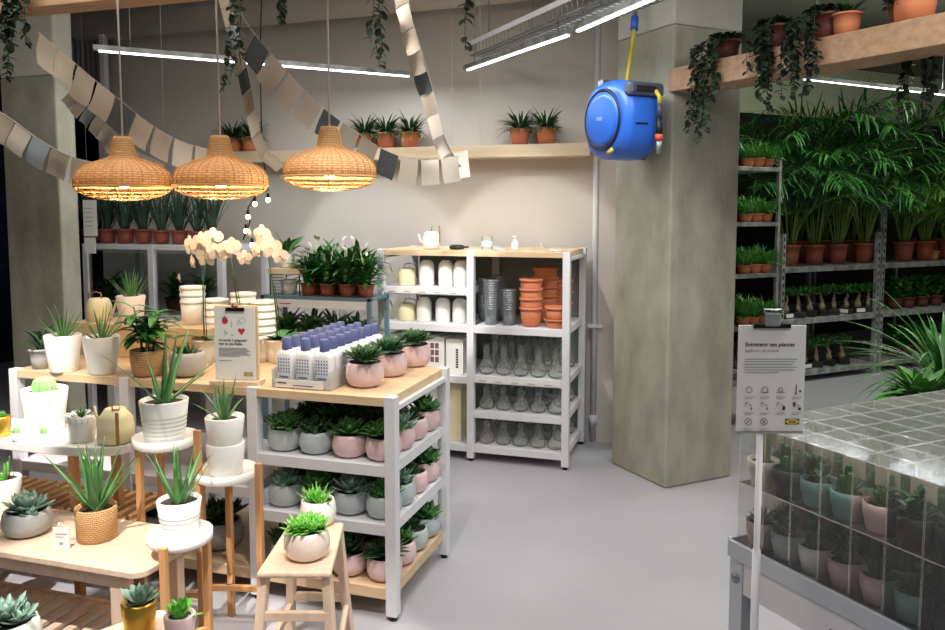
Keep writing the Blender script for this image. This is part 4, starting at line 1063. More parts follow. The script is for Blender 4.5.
# ================================================================== PENDANTS
def pendant():
    t=T('pendant_lamp',None,None)
    pr=[(.030,.205),(.036,.19),(.050,.125),(.058,.116),(.10,.101),(.145,.084),(.175,.062),(.187,.035),(.188,0),(.185,0),(.183,.034),(.171,.06),(.142,.081),(.098,.097),(.054,.112),(.046,.125),(.032,.19)]
    zz=[];acc=0;pp=pr[0]
    for p in pr: acc+=math.hypot(p[0]-pp[0],p[1]-pp[1]); zz.append(acc*26); pp=p
    MB().lathe(pr,48,uvrep=(22,1,zz)).build('woven_shade',M_ratt,t)
    mb=MB()
    for z,r in ((0,.189),(-.02,.176),(-.036,.145),(-.048,.1),(-.054,.05)):
        mb.tube([(r*math.cos(2*PI*k/36),r*math.sin(2*PI*k/36),z) for k in range(37)],.003 if z else .0055,5)
    for k in range(20):
        a=2*PI*k/20; mb.tube([(r*math.cos(a),r*math.sin(a),z) for r,z in ((.189,0),(.176,-.02),(.145,-.036),(.1,-.048),(.05,-.054))],.0022,4)
    mb.build('cane_grille',M_rattl,t)
    mb=MB()
    for k in range(32):
        a=2*PI*k/32; mb.tube([(r*math.cos(a),r*math.sin(a),z) for r,z in ((.032,.205),(.038,.19),(.052,.127),(.06,.118),(.102,.103),(.147,.086),(.177,.064),(.189,.036),(.19,0))],.0018,4)
    mb.build('cane_ribs',M_rattl,t)
    MB().lathe([(.0001,-.005),(.02,.0),(.03,.022),(.026,.042),(.014,.06),(.0001,.062)],16).build('bulb',M_bulb,t)
    MB().lathe([(.016,.06),(.016,.12)],12).build('lamp_socket',M_cord,t)
    MB().tube([(0,0,.12),(0,0,1.56)],.0042,6).build('cord',M_cord,t)
    return t
lampD=3.3
for px,py,lb_ in ((124,187,'leftmost of the three'),(221,186,'middle one of the three'),(330,177,'rightmost of the three')):
    q=AD(px,py,lampD)
    o=place('pendant',pendant,'round woven rattan pendant lamp glowing orange, '+lb_,'pendant lamp',q,px,1,'rattan pendant lamps')
    l=bpy.data.lights.new('pendant_bulb','POINT'); l.energy=8; l.color=(1,.80,.54); l.shadow_soft_size=.035
    lo=bpy.data.objects.new('pendant_bulb_light',l); COL.objects.link(lo); lo.location=q+Vector((0,0,-.035))

# ================================================================== BUNTING
def bunting(label,pts,D,fw,fh,cols,pd=None,gap=.1,D2=None,tie=0):
    D2=D2 or D; n=len(pts)
    P=[AD(p[0],p[1],D+(D2-D)*i/(n-1)) for i,p in enumerate(pts)]
    # resample spline
    fine=[]
    for i in range(n-1):
        p0=P[max(i-1,0)];p1=P[i];p2=P[i+1];p3=P[min(i+2,n-1)]
        for k in range(12):
            u=k/12; fine.append(.5*((2*p1)+(p2-p0)*u+(2*p0-5*p1+4*p2-p3)*u*u+(3*p1-p0-3*p2+p3)*u**3))
    fine.append(P[-1])
    t=T('bunting',label,'bunting',P[0]); O=P[0]
    MB().tube([p-O for p in fine],.0018,4).build('string',M_cord,t)
    if tie:
        for e_ in (fine[0],fine[-1]): MB().tube([e_-O,Vector((e_.x,e_.y,3.399))-O],.0009,4).build('hanging_thread',M_cord,t)
    cum=[0]
    for a,b in zip(fine,fine[1:]): cum.append(cum[-1]+(b-a).length)
    def atl(s):
        for i in range(len(cum)-1):
            if cum[i+1]>=s: f=(s-cum[i])/max(1e-6,cum[i+1]-cum[i]); return fine[i].lerp(fine[i+1],f)
        return fine[-1]
    s=.01;i=0; rr=random.Random(n*7+int(fw*1000))
    while s+fw<cum[-1]:
        a=atl(s);b=atl(s+fw)-O;a=a-O; tv=(b-a).normalized()
        dn=Vector((0,0,-1)); perp=(dn-tv*dn.dot(tv)); 
        if perp.length<.2: perp=Vector((.5,0,-.2))
        perp.normalize(); dn=(perp*.75+dn*.25).normalized()
        if pd: dn=Vector(pd).normalized()
        nn=tv.cross(dn).normalized(); c=cols[i%len(cols)]
        if c is None: s+=fw*(1+gap); i+=1; continue
        cv=rr.uniform(-.02,.02)
        g=4; vs=[]
        for v in range(g+1):
            for u in range(g+1):
                p=a.lerp(b,u/g)+dn*fh*v/g+nn*(cv*math.sin(PI*u/g)*(v/g)+.01*math.sin(v*1.1+i)*(v/g)); vs.append(p)
        mm=(g+1)**2; vs+= [p+nn*.0012 for p in vs]
        fs=[(v*(g+1)+u,v*(g+1)+u+1,(v+1)*(g+1)+u+1,(v+1)*(g+1)+u) for v in range(g) for u in range(g)]
        fs+=[tuple(x+mm for x in reversed(f)) for f in fs]
        mb=MB(); mb.add(vs,fs,True); mb.build('flag',c,t); s+=fw*(1+gap); i+=1
    return t
bunting('paper bunting sagging across the left pillar front',[(-25,100),(5,115),(40,140),(75,158),(115,166)],3.5,.088,.115,[M_f1,M_f1,M_f3,M_f4,M_f1])
bunting('bunting of large beige flags falling from the left beam',[(38,32),(62,52),(90,76),(120,100),(150,124),(180,141),(215,151)],3.1,.098,.125,[M_f1,M_f1,M_f1,M_f1,M_f2,M_f1,M_f1,M_f3,M_f3],D2=3.9,gap=.12)
bunting('short bunting of small pale flags above the left pendant lamp',[(72,84),(88,104),(105,122),(128,146),(165,165)],4.2,.06,.1,[M_f3,M_f3,M_f4,M_f3],gap=.08,tie=1)
bunting('bunting hanging steeply between the left and middle pendant lamps',[(224,-20),(236,25),(248,72),(256,112),(268,150),(300,172)],3.8,.1,.06,[M_f1,M_f1,M_f4,M_f1,M_f2,M_f1,M_f3],pd=(-.5,-.5,-.7),gap=.04)
bunting('bunting swooping from a charcoal flag over the right pendant lamp',[(225,-15),(250,28),(275,58),(312,98),(345,124),(385,150),(420,160),(460,156)],3.5,.1,.13,[None,None,M_f2,M_f1,M_f1,M_f1,M_f2,M_f1,M_f1,M_f2,M_f3,M_f3,M_f3],D2=4.2,gap=.14)
bunting('bunting dropping steeply left of the linear lights',[(404,-25),(412,20),(424,60),(434,95),(446,140),(462,168)],3.7,.13,.075,[M_f1,M_f1,M_f1,M_f1,M_f2,M_f1,M_f3,M_f3],pd=(-.7,-.5,-.45),D2=4.6,gap=.03)
bunting('last pale flags of bunting before the bare wall shelf',[(452,152),(462,152),(474,147),(480,143)],4.8,.085,.16,[M_f3,M_f3],gap=.1,tie=1)

# ================================================================== HANGING VINES
def vine(label,P,strands,L,pot=M_nursD,seed=0,spread=.09,lm=L_vine,W=.026,potr=.075,down=None,dens=4,fan=1.3):
    rr=random.Random(seed); t=T('trailing_plant',label,'trailing plant',P)
    MB().lathe(tap_prof(potr*.75,potr,potr*1.6,.005,.015),20).build('pot',pot,t); soil_disc(potr*.85,potr*1.4).build('soil',M_soil,t)
    mb=MB(); st=MB(); h=potr*1.6
    down=down or Vector((0,-1,0))
    for s in range(strands):
        a=rr.uniform(-fan,fan); base=math.atan2(down.y,down.x)+a; r=potr+.015+rr.uniform(0,.05); l=L*(1 if s==0 else rr.uniform(.45,1))
        d=Vector((math.cos(base),math.sin(base),0))
        side=Vector((-down.y,down.x,0)); off=side*rr.uniform(-spread,spread)
        p=[Vector((0,0,h)),d*r*.6+Vector((0,0,h+.03)),down*(potr+.075)+off+Vector((0,0,h-.04))]
        z=h-.04; q=p[-1].copy()
        while h-z<l:
            z-=.05; q=Vector((q.x+rr.uniform(-.012,.012),q.y+rr.uniform(-.012,.004),z)); p.append(q)
        st.tube(p,.0016,4)
        for i in range(1,len(p)):
            for k in range(dens):
                f=k/dens; c=p[i-1].lerp(p[i],f); b=rr.uniform(0,2*PI); mb.leaf(c,(math.cos(b),math.sin(b),rr.uniform(-.9,.1)),rr.uniform(.032,.046),W,.4,3,.2,0,'round')
    for i in range(60):
        b=rr.uniform(0,2*PI); e=rr.uniform(0,1.2); mb.leaf((potr*.6*math.cos(b),potr*.6*math.sin(b),h),(math.cos(b)*math.cos(e),math.sin(b)*math.cos(e),math.sin(e)),.055,W*1.2,.5,3,.2,0,'round')
    st.build('stems',L_vine,t); mb.build('foliage',lm,t); return t
zt=zb+.161
def vpx(px): return AY(px,40,2.85)
for px,yb,n_,lb_ in ((18,76,9,'trailing vine on the beam in the top left corner'),(236,84,3,'trailing vine reaching lowest, between left and middle pendants'),(282,24,4,'short trailing vine above the right pendant lamp'),(381,66,3,'trailing vine hanging between the bunting and right pendant'),(465,46,5,'trailing vine in front of the cable tray end')):
    q=vpx(px); L=zt+.096-AY(px,yb,2.85).z
    vine(lb_,Vector((q.x,2.99,zt)),n_,L,seed=px,spread=.018 if n_<6 else .07,potr=.06,dens=3 if n_<6 else 4,fan=.3 if n_<6 else 1.3)
def bpos(px):   # on top of right beam, distance along from the pixel column
    best=None
    for k in range(0,300):
        p=B1+bd*(k*.01-.3)+bn*.12; c=math.cos(YAW); s=math.sin(YAW); xr=p.x*c+p.y*s; yr=-p.x*s+p.y*c
        e=abs(CX+F*xr/yr-px)
        if best is None or e<best[0]: best=(e,p)
    p=best[1].copy(); p.z=BEAMTOP; return p
for px,n_,L,m,lb_,pr_ in ((722,10,.5,M_nursD,'dense dark vine at the left end of the right beam',.07),(768,9,.42,M_nursD,'dense vine spilling over the right beam, second from its left end',.08),(818,10,.38,M_nursD,'vine with dark foliage over the right beam beside the terracotta pot',.08),(893,6,.52,M_nursD,'vine trailing below the right beam towards the palms',.06)):
    p=bpos(px); vine(lb_,p,n_,L,m,seed=px,spread=.09,potr=pr_,down=bn if px==893 else -bn)
for px,s_,lb_ in ((838,.9,'terracotta pot with small leaves on the right beam'),(905,1.3,'large terracotta pot on the right beam at the frame edge')):
    p=bpos(px); place('tb',bushy(M_terra,L_sucd,.055,.07,.12,24,.08,.03,.05,shape='round'),lb_,'potted plant',p,0,s_)

# ================================================================== HOSE REEL
rc_=AD(622,121,4.42)
rv=Matrix.Rotation(AR,3,'Z')
t=T('hose_reel','blue wall-mounted hose reel on the concrete pillar','hose reel',rc_,AR)
# local frame: -y is the front with the hose exit, -x the round disc side
mb=MB(); n=40; W2=.128
prof=[]
def sil(a):   # rounded outline in the y-z plane
    c,s=math.cos(a),math.sin(a); e=.72
    return (.20*math.copysign(abs(c)**e,c), .215*math.copysign(abs(s)**e,s))
rings=[(-W2,.80),(-W2+.015,.9),(-W2+.045,.985),(-.06,1),(.08,1),(W2-.03,.97),(W2-.005,.88),(W2,.8)]
vs=[];fs=[]
for x,s in rings:
    for k in range(n): y_,z_=sil(2*PI*k/n); vs.append((x,y_*s,z_*s))
for i in range(len(rings)-1):
    for k in range(n): fs.append((i*n+k,i*n+(k+1)%n,(i+1)*n+(k+1)%n,(i+1)*n+k))
fs+=[tuple(reversed(range(n))),tuple(range((len(rings)-1)*n,len(rings)*n))]
mb.add(vs,fs,True); mb.build('casing',M_blue,t)
RY=Matrix.Rotation(-PI/2,4,'Y')
MB().lathe([(.158,.0),(.168,.006),(.16,.012),(.15,.008),(.15,0)],40,M=Matrix.Translation((-W2,0,0))@RY).build('disc_groove',M_blackp,t)
MB().lathe([(.150,0),(.148,.014),(.12,.02),(.0001,.024)],40,M=Matrix.Translation((-W2+.002,0,0))@RY).build('side_disc',M_blue,t)
MB().box(-W2-.024,-W2-.0215,-.024,.024,-.006,.014).build('emblem',mat('pale_blue_print',rgb(130,160,220),.5),t)
MB().box(-.11,.12,-.215,-.15,.11,.185).build('handle_recess',M_blued,t,.02)
MB().box(-.08,.06,-.222,-.2,.13,.165).build('dark_slot',M_blackp,t,.008)
MB().tube([(.055,-.215,.14),(.065,-.235,.11),(.068,-.235,.07)],.012,8).build('yellow_hose',M_yhose,t)
MB().tube([(.068,-.235,.07),(.068,-.235,.0)],.012,8).build('connector',M_blued,t)
MB().tube([(.068,-.235,.0),(.068,-.235,-.11)],.017,10).build('spray_gun',M_blackp,t)
MB().tube([(.068,-.235,-.09),(.068,-.235,-.12)],.021,10).build('red_ring',M_orng,t)
MB().tube([(.068,-.235,-.12),(.068,-.235,-.19)],.015,10,.012).build('nozzle',M_steeld,t)
mb=MB(); mb.box(-.06,.02,-.204,-.199,-.035,-.028); mb.build('seam',M_blackp,t)
MB().box(-.06,.12,.1,.15,.2,.235).build('mount_bracket',M_steel,t)
MB().box(-.02,.30,.12,.15,-.2,.22).build('mount_plate',M_steel,t)
MB().tube([(-W2-.0,-.09,-.175),(-W2-.03,-.10,-.185),(-W2-.02,-.12,-.165)],.01,8).build('hose_tail',M_yhose,t)
# yellow supply hose
t=T('supply_hose','yellow hose with blue coupling rising from the reel to the ceiling','hose',(0,0,0))
hp=[AD(626,86,4.45),AD(630,60,4.5),AD(634,30,4.55),AD(636,5,4.58)]; hp.append(Vector((hp[-1].x,hp[-1].y,3.39)))
MB().tube(hp,.011,8).build('hose',M_yhose,t); MB().tube([AD(634,30,4.55),AD(635,17,4.565)],.022,10).build('coupling',M_blue,t); MB().tube([AD(635,17,4.565),Vector((hp[-1].x,hp[-1].y,3.38))],.013,8).build('riser_pipe',M_steeld,t)

# ================================================================== PALM RACKS
def ru(u,v,z=0): return RK+EX*u+EY*v+Vector((0,0,z))
def findu(px,v=0.):
    best=None
    for k in range(-100,600):
        p=ru(k*.01,v); c=math.cos(YAW); s=math.sin(YAW); xr=p.x*c+p.y*s; yr=-p.x*s+p.y*c
        if yr>1:
            e=abs(CX+F*xr/yr-px)
            if best is None or e<best[0]: best=(e,k*.01,yr)
    return best[1],best[2]
u0,_=findu(783); u1,Zr=findu(883); u2=u1+1.35
def yz(py,Z): return H-(py-210)*Z/800
zs=[yz(265,Zr*.97),yz(316,Zr*.97),yz(368,Zr*.97)]
def rack(label,ua,ub,zl,zt_,holes=True):
    o=ru(ua,0); t=T('plant_rack',label,'plant rack',o,AR); w_=ub-ua; d_=.85
    for x in (.02,w_-.02):
        for y in (.02,d_-.02):
            mb=MB().box(x-.02,x+.02,y-.02,y+.02,.0,zt_); p=mb.build('post',M_steeld,t)
            if y<.1:
                mb=MB(); k=0
                while .2+k*.07<zt_-.05: mb.box(x-.008,x+.008,-.0015,0,.2+k*.07,.235+k*.07); k+=1
                mb.build('slots',M_black,p)
    for z in zl: MB().box(.02,w_-.02,0,d_,z-.05,z).build('shelf',M_steeld,t,.003)
    return t
rack('steel rack of tall palms in the middle, terracotta coloured pots along it',u0,u1-.03,zs,yz(232,Zr))
rack('steel rack at the right edge, its perforated post standing tall',u1,u2,[zs[0],zs[1],zs[2]],yz(172,Zr))
def palm(seed,lm,Hs,nf,FL,potr,poth,pm=M_nurs):
    def f():
        rr=random.Random(seed); t=T('potted_palm',None,None)
        MB().lathe(tap_prof(potr*.76,potr,poth,.006,.02),24).build('pot',pm,t); soil_disc(potr*.9,poth*.88).build('soil',M_soil,t)
        st=MB(); mb=MB()
        for i in range(nf):
            a=i*2.39996+rr.uniform(-.3,.3); b0=Vector((potr*.35*math.cos(a),potr*.35*math.sin(a),poth*.88)); hs=Hs*(.25+.75*((i*7)%nf)/nf)
            ou=.12+.16*rr.random(); d=Vector((math.cos(a)*ou,math.sin(a)*ou,1)).normalized(); p=b0.copy(); pts=[p.copy()]
            for k in range(3): p=p+d*hs/3; pts.append(p.copy())
            m=9; side=d.cross(Vector((0,0,1))).normalized(); L=FL*rr.uniform(.75,1.05); fr=[p.copy()]; dirs=[d.copy()]
            for k in range(m): d=(Matrix.Rotation(-rr.uniform(.12,.26),3,side)@d).normalized(); p=p+d*L/m; fr.append(p.copy()); dirs.append(d.copy())
            st.tube(pts+fr[1:],.006,4,.0015)
            for k in range(22):
                x=(.06+.94*k/21)*(m-.01); j=int(x); q=fr[j].lerp(fr[j+1],x-j); dd=dirs[j]; n_=side.cross(dd)
                ll=L*.46*math.sin(PI*(.16+.74*k/21))**.7*rr.uniform(.75,1.15)
                for sg in (-1,1):
                    v=(side*sg*rr.uniform(.45,.9)+dd*rr.uniform(.6,1.1)+n_*rr.uniform(-.35,.5)).normalized(); mb.leaf(q,v,ll,.018,rr.uniform(.1,1.2),4,.15,0,'strap')
        st.build('stems',L_stem,t); mb.build('fronds',lm,t); return t
    return f
pA=palm(1,L_palm,.65,17,.85,.098,.2); pB=palm(2,L_palm,.95,18,.9,.098,.2); pC=palm(3,L_palmb,.5,20,.62,.098,.2)
pos=[(790,.16,pA,'A','at the left end of the front row'),(814,.16,pA,'A','second in the front row'),(838,.16,pB,'B','third in the front row'),(864,.16,pB,'B','rightmost in the front row, widest fronds')]
for i,(px,v,fn,k,lb_) in enumerate(pos):
    u,_=findu(px,v); place('palm'+k,fn,'tall palm on the middle rack, '+lb_,'potted plant',ru(u,v,zs[0]+.001),i*1.7,rnd.uniform(.95,1.02),'palms on the middle rack')
for i,(px,v) in enumerate(((797,.5),(822,.5),(850,.5),(872,.5))):
    u,_=findu(px,v); place('palmB',pB,'tall dark palm in the back row of the middle rack, %s'%['leftmost','second','third','rightmost'][i],'potted plant',ru(u,v,zs[0]+.001),i*2.1+1,1.08,'palms in the back row')
for i,(px,v) in enumerate(((904,.15),(925,.15),(948,.15))):
    u,_=findu(px,v); place('palmC',pC,'bright green palm on the right-hand rack, %s'%['leftmost','middle','at the frame edge'][i],'potted plant',ru(u,v,zs[0]+.001),i*1.9,1.0,'bright palms on the right-hand rack')
for i,(px,v) in enumerate(((905,.5),(932,.5),(960,.5))):
    u,_=findu(px,v); place('palmA',pA,'dark palm behind the bright palms of the right-hand rack, %s'%['left','middle','right'][i],'potted plant',ru(u,v,zs[0]+.001),i*2.3,1.05,'dark palms on the right-hand rack')
u,_=findu(927,.06); place('smallpot',lambda:(lambda t:(MB().lathe(tap_prof(.04,.055,.11,.005,.01),20).build('pot',M_bask,t),soil_disc(.045,.09).build('soil',M_soil,t),t)[2])(T('empty_pot',None,None)),'small straw coloured pot between palm pots on the right-hand rack','pot',ru(u+.14,.07,zs[0]+.001),0,.9)
# ginseng bonsai
def gins():
    rr=random.Random(9); t=T('bonsai',None,None)
    MB().box(-.06,.06,-.05,.05,0,.055).build('pot',M_blackp,t,.006)
    MB().box(-.045,.045,-.053,-.0505,.01,.045).build('white_tag',M_paper,t)
    mb=MB(); mb.tube([(0,0,.05),(.01,0,.09),(-.005,0,.13),(.015,0,.17),(.01,0,.2)],.028,8,.008); mb.tube([(-.02,0,.05),(-.015,.01,.09),(0,0,.12)],.018,6,.01); mb.build('trunk',M_bark,t)
    mb=MB()
    for i in range(120):
        a=rr.uniform(0,2*PI); e=rr.uniform(-.2,1.4); q=rr.uniform(.02,.075); mb.leaf((q*math.cos(a),q*math.sin(a),.2+rr.uniform(0,.07)),(math.cos(a)*math.cos(e),math.sin(a)*math.cos(e),math.sin(e)),.036,.022,.3,3,.2,0,'round')
    mb.build('foliage',L_leaf,t); return t
for i,px in enumerate((788,800,812,824,836,848,860,871)):
    u,_=findu(px,.1); place('gins',gins,'small bonsai with swollen trunk on the middle rack second shelf, %s'%['first from left','second from left','third from left','fourth from left','fourth from right','third from right','second from right','rightmost'][i],'potted plant',ru(u,.1,zs[1]+.001),AR+i,1.0,'bonsai on the second rack shelf')
for i,px in enumerate((808,820,833,846)):
    u,_=findu(px,.1); place('gins',gins,'small bonsai on the lowest shelf of the middle rack, %s'%['leftmost','second','third','rightmost'][i],'potted plant',ru(u,.1,zs[2]+.001),AR+i,1.0,'bonsai on the lowest rack shelf')
for i,px in enumerate((897,910,924,938)):
    for zi in (1,2):
        u,_=findu(px,.15); place('leafR',bushy(M_nursD,L_leaf,.05,.066,.1,90,.08,.04,.22,shape='round'),'leafy plant on the %s shelf of the right-hand rack, %s'%(['','second','lowest'][zi],['leftmost','second','third','at the frame edge'][i]),'potted plant',ru(u,.15,zs[zi]+.001),i,1.1,'leafy plants on the right-hand rack')
# wooden post beside right rack lower (pale)
# cart of seedlings
cu0,_=findu(735); 
CK=AD(778,300,6.0); CK.z=0
def cu(u,v,z=0): return CK+EX*u+EY*v+Vector((0,0,z))
cz=[yz(168,5.95),yz(222,5.95),yz(273,5.95),yz(325,5.95),yz(380,5.95)]
t=T('plant_cart','steel cart of seedling trays half hidden by the concrete pillar','plant cart',cu(-.62,0),AR)
for x in (.015,.61):
    for y in (.015,.535): MB().box(x-.012,x+.012,y-.012,y+.012,.0,cz[0]+.06).build('post',M_steeld,t)
for z in cz:
    MB().box(0.03,.595,0,.55,z-.03,z).build('tray_shelf',M_steeld,t,.002)
def seed():
    rr=random.Random(4); t=T('seedling_pot',None,None); MB().lathe(tap_prof(.035,.048,.06,.004,.008),16).build('pot',M_terra,t)
    mb=MB()
    for i in range(110):
        a=rr.uniform(0,2*PI); e=R(rr.uniform(30,88)); q=.03*rr.random(); mb.leaf((q*math.cos(a),q*math.sin(a),.055),(math.cos(a)*math.cos(e),math.sin(a)*math.cos(e),math.sin(e)),rr.uniform(.09,.17),.009,rr.uniform(.3,1.3),4,.2,0,'lance')
    mb.build('foliage',L_seed,t); return t
for zi,z in enumerate(cz[:4]):
    for i in range(3):
        for v in range(3):
            place('seed',seed,'seedling in small terracotta pot, %s tier of the cart, %s of the %s row'%(['top','second','third','fourth'][zi],['right end','middle','left end'][i],['front','middle','rear'][v]),'potted plant',cu(-.075-i*.1,.07+v*.15,z+.001),i+v*2,rnd.uniform(1.0,1.15),'seedlings on the steel cart')

# ================================================================== CLOCHE TABLE
C0=AZ(731,541,.75); C0.z=0
def cw(u,v,z=0): return C0+EX*u-EY*v+Vector((0,0,z))     # u: to the right and away, v: to the right and nearer
t=T('display_bench','aluminium framed bench under the boxed cacti','display bench',C0,AR)
Ub,Vb=1.02,1.05
MB().box(0,Ub,-Vb,0,.735,.75).build('tabletop',M_potk,t)
MB().box(-.012,0,-Vb,.0,.715,.758).build('front_profile',M_alu,t,.002); MB().box(0,Ub,0,.012,.715,.758).build('end_profile',M_alu,t,.002)
MB().box(-.004,0.0,-Vb,-.05,.63,.712).build('white_price_rail',M_white,t); 
mb=MB(); 
for k in range(5): mb.box(-.0055,-.004,-.33-k*.004-.05*0,-.30,.64+k*.0,.643)
MB().box(-.0055,-.004,-.36,-.31,.66,.668).build('rail_print',M_inkg,t)
for x in (.02,Ub-.03):
    for y in (-.022,-Vb+.03): MB().box(x-.022,x+.022,y-.022,y+.022,0,.735).build('leg',M_alu,t,.002)
MB().lathe([(.012,0),(.012,.004),(.0001,.004)],12,M=Matrix.Translation((-.002,-.022,.66))@Matrix.Rotation(-PI/2,4,'Y')).build('bolt',M_steel,t)
MB().box(.02,Ub-.02,-Vb+.02,-.02,.30,.315).build('lower_shelf',M_white,t)
pt=cw(.16,.36,.316)
place('lowb',succ(M_bask,L_sucd,.13,.13,0) if False else bushy(M_bask,L_sucd,.1,.13,.12,40,.1,.03,.02),'round straw planter on the lower shelf of the cacti bench','potted plant',pt,0,1)
BW=.083; BH=.158
def pbox(card=False):
    t=T('plastic_box',None,None); s=BW/2-.0015; th=.0008
    mb=MB(); mb.box(-s,s,-s,s,.001,BH-.001); mb.build('box_shell',M_box,t)
    mb=MB()
    for a,b in (((-s,-s),(s,-s)),((s,-s),(s,s)),((s,s),(-s,s)),((-s,s),(-s,-s))):
        mb.bar((a[0],a[1],BH-.001),(b[0],b[1],BH-.001),.0016); 
        mb.bar((a[0],a[1],.002),(a[0],a[1],BH-.001),.0007)
    mb.build('folded_edges',M_edge,t)
    if card: MB().box(-.001,.0,-.026,.024,BH-.064,BH-.024,Matrix.Rotation(.25,4,'Z')@Matrix.Translation((.02,0,0))).build('backing_card',M_kraft,t)
    return t
M_edge=clear('plastic_edge',(.85,.86,.86,1),.4,.15,.25); M_kraft=mat('pale_kraft_card',rgb(214,204,182),.8)
def minicact(pm,kind):
    def f():
        rr=random.Random(kind*3+1); t=T('potted_cactus',None,None)
        MB().lathe([(.024,0),(.026,.003),(.031,.025),(.033,.03),(.034,.055),(.031,.055),(.030,.045)],20).build('pot',pm,t); soil_disc(.030,.046).build('soil',M_soil,t)
        mb=MB()
        def col(cx,cy,r,h):
            n=20; prof=[(.8,0),(1,.15),(1,.75),(.7,.93),(.0001,1)]
            vs=[(cx+r*p*(1 if k%2 else .8)*math.cos(2*PI*k/n),cy+r*p*(1 if k%2 else .8)*math.sin(2*PI*k/n),.045+h*z) for p,z in prof for k in range(n)]
            mb.add(vs,[(i*n+k,i*n+(k+1)%n,(i+1)*n+(k+1)%n,(i+1)*n+k) for i in range(4) for k in range(n)],False)
            for k in range(40):
                a=rr.uniform(0,2*PI); z=rr.uniform(.1,.9); mb.leaf((cx+r*math.cos(a),cy+r*math.sin(a),.045+h*z),(math.cos(a),math.sin(a),.4),.006,.0012,0,1,0,0,'spike')
        if kind==0: col(0,0,.014,.085)
        elif kind==1:
            for cx,cy,h in ((-.012,0,.06),(.012,.004,.05),(0,-.012,.04),(.004,.014,.055)): col(cx,cy,.009,h)
        elif kind==2:
            for i in range(40):
                a=i*2.4; e=R(85-70*i/40); mb.leaf((0,0,.045),(math.cos(a)*math.cos(e),math.sin(a)*math.cos(e),math.sin(e)),.045,.01,.1,3,0,.003,'spike')
        else:
            for i in range(90):
                a=rr.uniform(0,2*PI); e=rr.uniform(0,1.5); q=.02*rr.random(); mb.leaf((q*math.cos(a),q*math.sin(a),.045+rr.uniform(0,.05)),(math.cos(a)*math.cos(e),math.sin(a)*math.cos(e),math.sin(e)),.022,.012,.3,2,.1,0,'round')
        mb.build('cactus_body' if kind<2 else 'foliage',L_cact,t); return t
    return f
pm_={'w':('white',M_potw),'k':('charcoal',M_potk),'t':('teal',M_pott),'p':('pink',M_potp),'g':('pale grey',M_potg)}
up_=[('w',0),('k',1),('t',3),('t',1),('p',2),('k',3),('k',2),('w',1),('p',3),('t',2),('w',0),('k',1)]
lo_=[('p',2),('g',3),('w',1),('p',3),('p',1),('t',2),('k',0),('w',3),('p',2),('t',1),('w',0),('k',1)]
NV=11; NU=10
on=['first','second','third','fourth','fifth','sixth','seventh','eighth','ninth','tenth','eleventh']
kn={0:'column cactus',1:'clustered cacti',2:'spiky succulent',3:'leafy succulent'}
for tier in (0,1):
    z=.751+tier*BH
    for i in range(NU):
        if tier==0 and i>2: continue
        for j in range(NV):
            p=cw(.008+BW*(i+.5),.012+BW*(j+.5),z)
            c,k=(up_,lo_)[1-tier][(j+i*5)%12] if i else (up_,lo_)[1-tier][j%12]
            cn,pm=pm_[c]; tn=['lower','upper'][tier]
            if i==0: bl='clear plastic box of the %s tier front row, %s from the left corner'%(tn,on[j]); cl='%s pot with %s, %s tier front row, %s box'%(cn,kn[k],tn,on[j])
            else: bl='clear plastic box of the %s tier, row %d back, %s from the left'%(tn,i+1,on[j]); cl='%s pot with %s, %s tier row %d back, %s box'%(cn,kn[k],tn,i+1,on[j])
            place('pbox%d'%(tier and i<3),(lambda c=(tier==1 and i<3):pbox(c)),bl,'box',p,AR,1,'clear boxes on the cacti bench')
            if i<4 or True:
                place('mc%s%d'%(c,k),minicact(pm,k),cl,'potted plant',p+Vector((0,0,.003)),rnd.uniform(0,6),1.14,'boxed cacti')

# sign on pole
sp=AD(762,432,1.83)
t=T('clipboard_sign','white plant care clipboard sign on a pole before the boxed cacti','sign',(sp.x,sp.y,0),YAW)
Ls=1.83/800
w0,w1=(736-762)*Ls,(803-762)*Ls; zt_=AD(768,324,1.83).z; zb_=AD(768,431,1.83).z
MB().tube([(0,.012,.012),(0,.012,zb_+.05)],.0075,12).build('pole',M_white,t); MB().tube([(0,.012,.012),(0,.012,AD(763,556,1.83).z)],.0095,12).build('lower_pole',M_white,t)
MB().lathe([(.12,0),(.12,.008),(.02,.012),(.0001,.012)],28,(0,.012,0)).build('base_plate',M_white,t)
MB().box(w0,w1,.0,.004,zb_,zt_).build('board',M_paper,t,.001)
MB().box(w0-.002,w1,-.002,.005,zb_-.005,zb_).build('bottom_edge',M_inkg,t)
cxs=(w0+w1)/2-.003
MB().box(cxs-.042,cxs+.042,-.008,.002,zt_-.006,zt_+.004).build('clip_bar',M_black,t,.001)
MB().box(cxs-.018,cxs+.018,-.010,-.002,zt_-.002,zt_+.03).build('clip',M_steeld,t,.004)
MB().tube([(cxs-.018,-.006,zt_+.028),(cxs-.02,-.006,zt_+.036),(cxs+.02,-.006,zt_+.036),(cxs+.018,-.006,zt_+.028)],.003,6).build('clip_lever',M_steel,t)
y=-.001
xl=w0+.015
text_mesh('Entretenir ses plantes',.0128,'title',M_ink,t,(xl,y,zt_-.048),(PI/2,0,0),bold=.00012)
text_mesh('Signification des symboles',.0075,'subtitle',M_inkg,t,(xl,y,zt_-.06),(PI/2,0,0))
mb=MB()
for k in range(6): mb.box(xl,xl+.12-.006*(k%3)-(.03 if k==5 else 0),y-.0004,y,zt_-.078-k*.0062,zt_-.0765-k*.0062)
for r_ in range(3):
    for c_ in range(4 if r_<2 else 2):
        x=xl+.012+c_*.036; z=zt_-.165-r_*.037 + .0
        mb.box(x-.01,x+.012,y-.0004,y,z,z+.001); mb.box(x-.01,x+.006,y-.0004,y,z-.004,z-.003)
mb.build('small_print',M_inkg,t)
mb=MB()
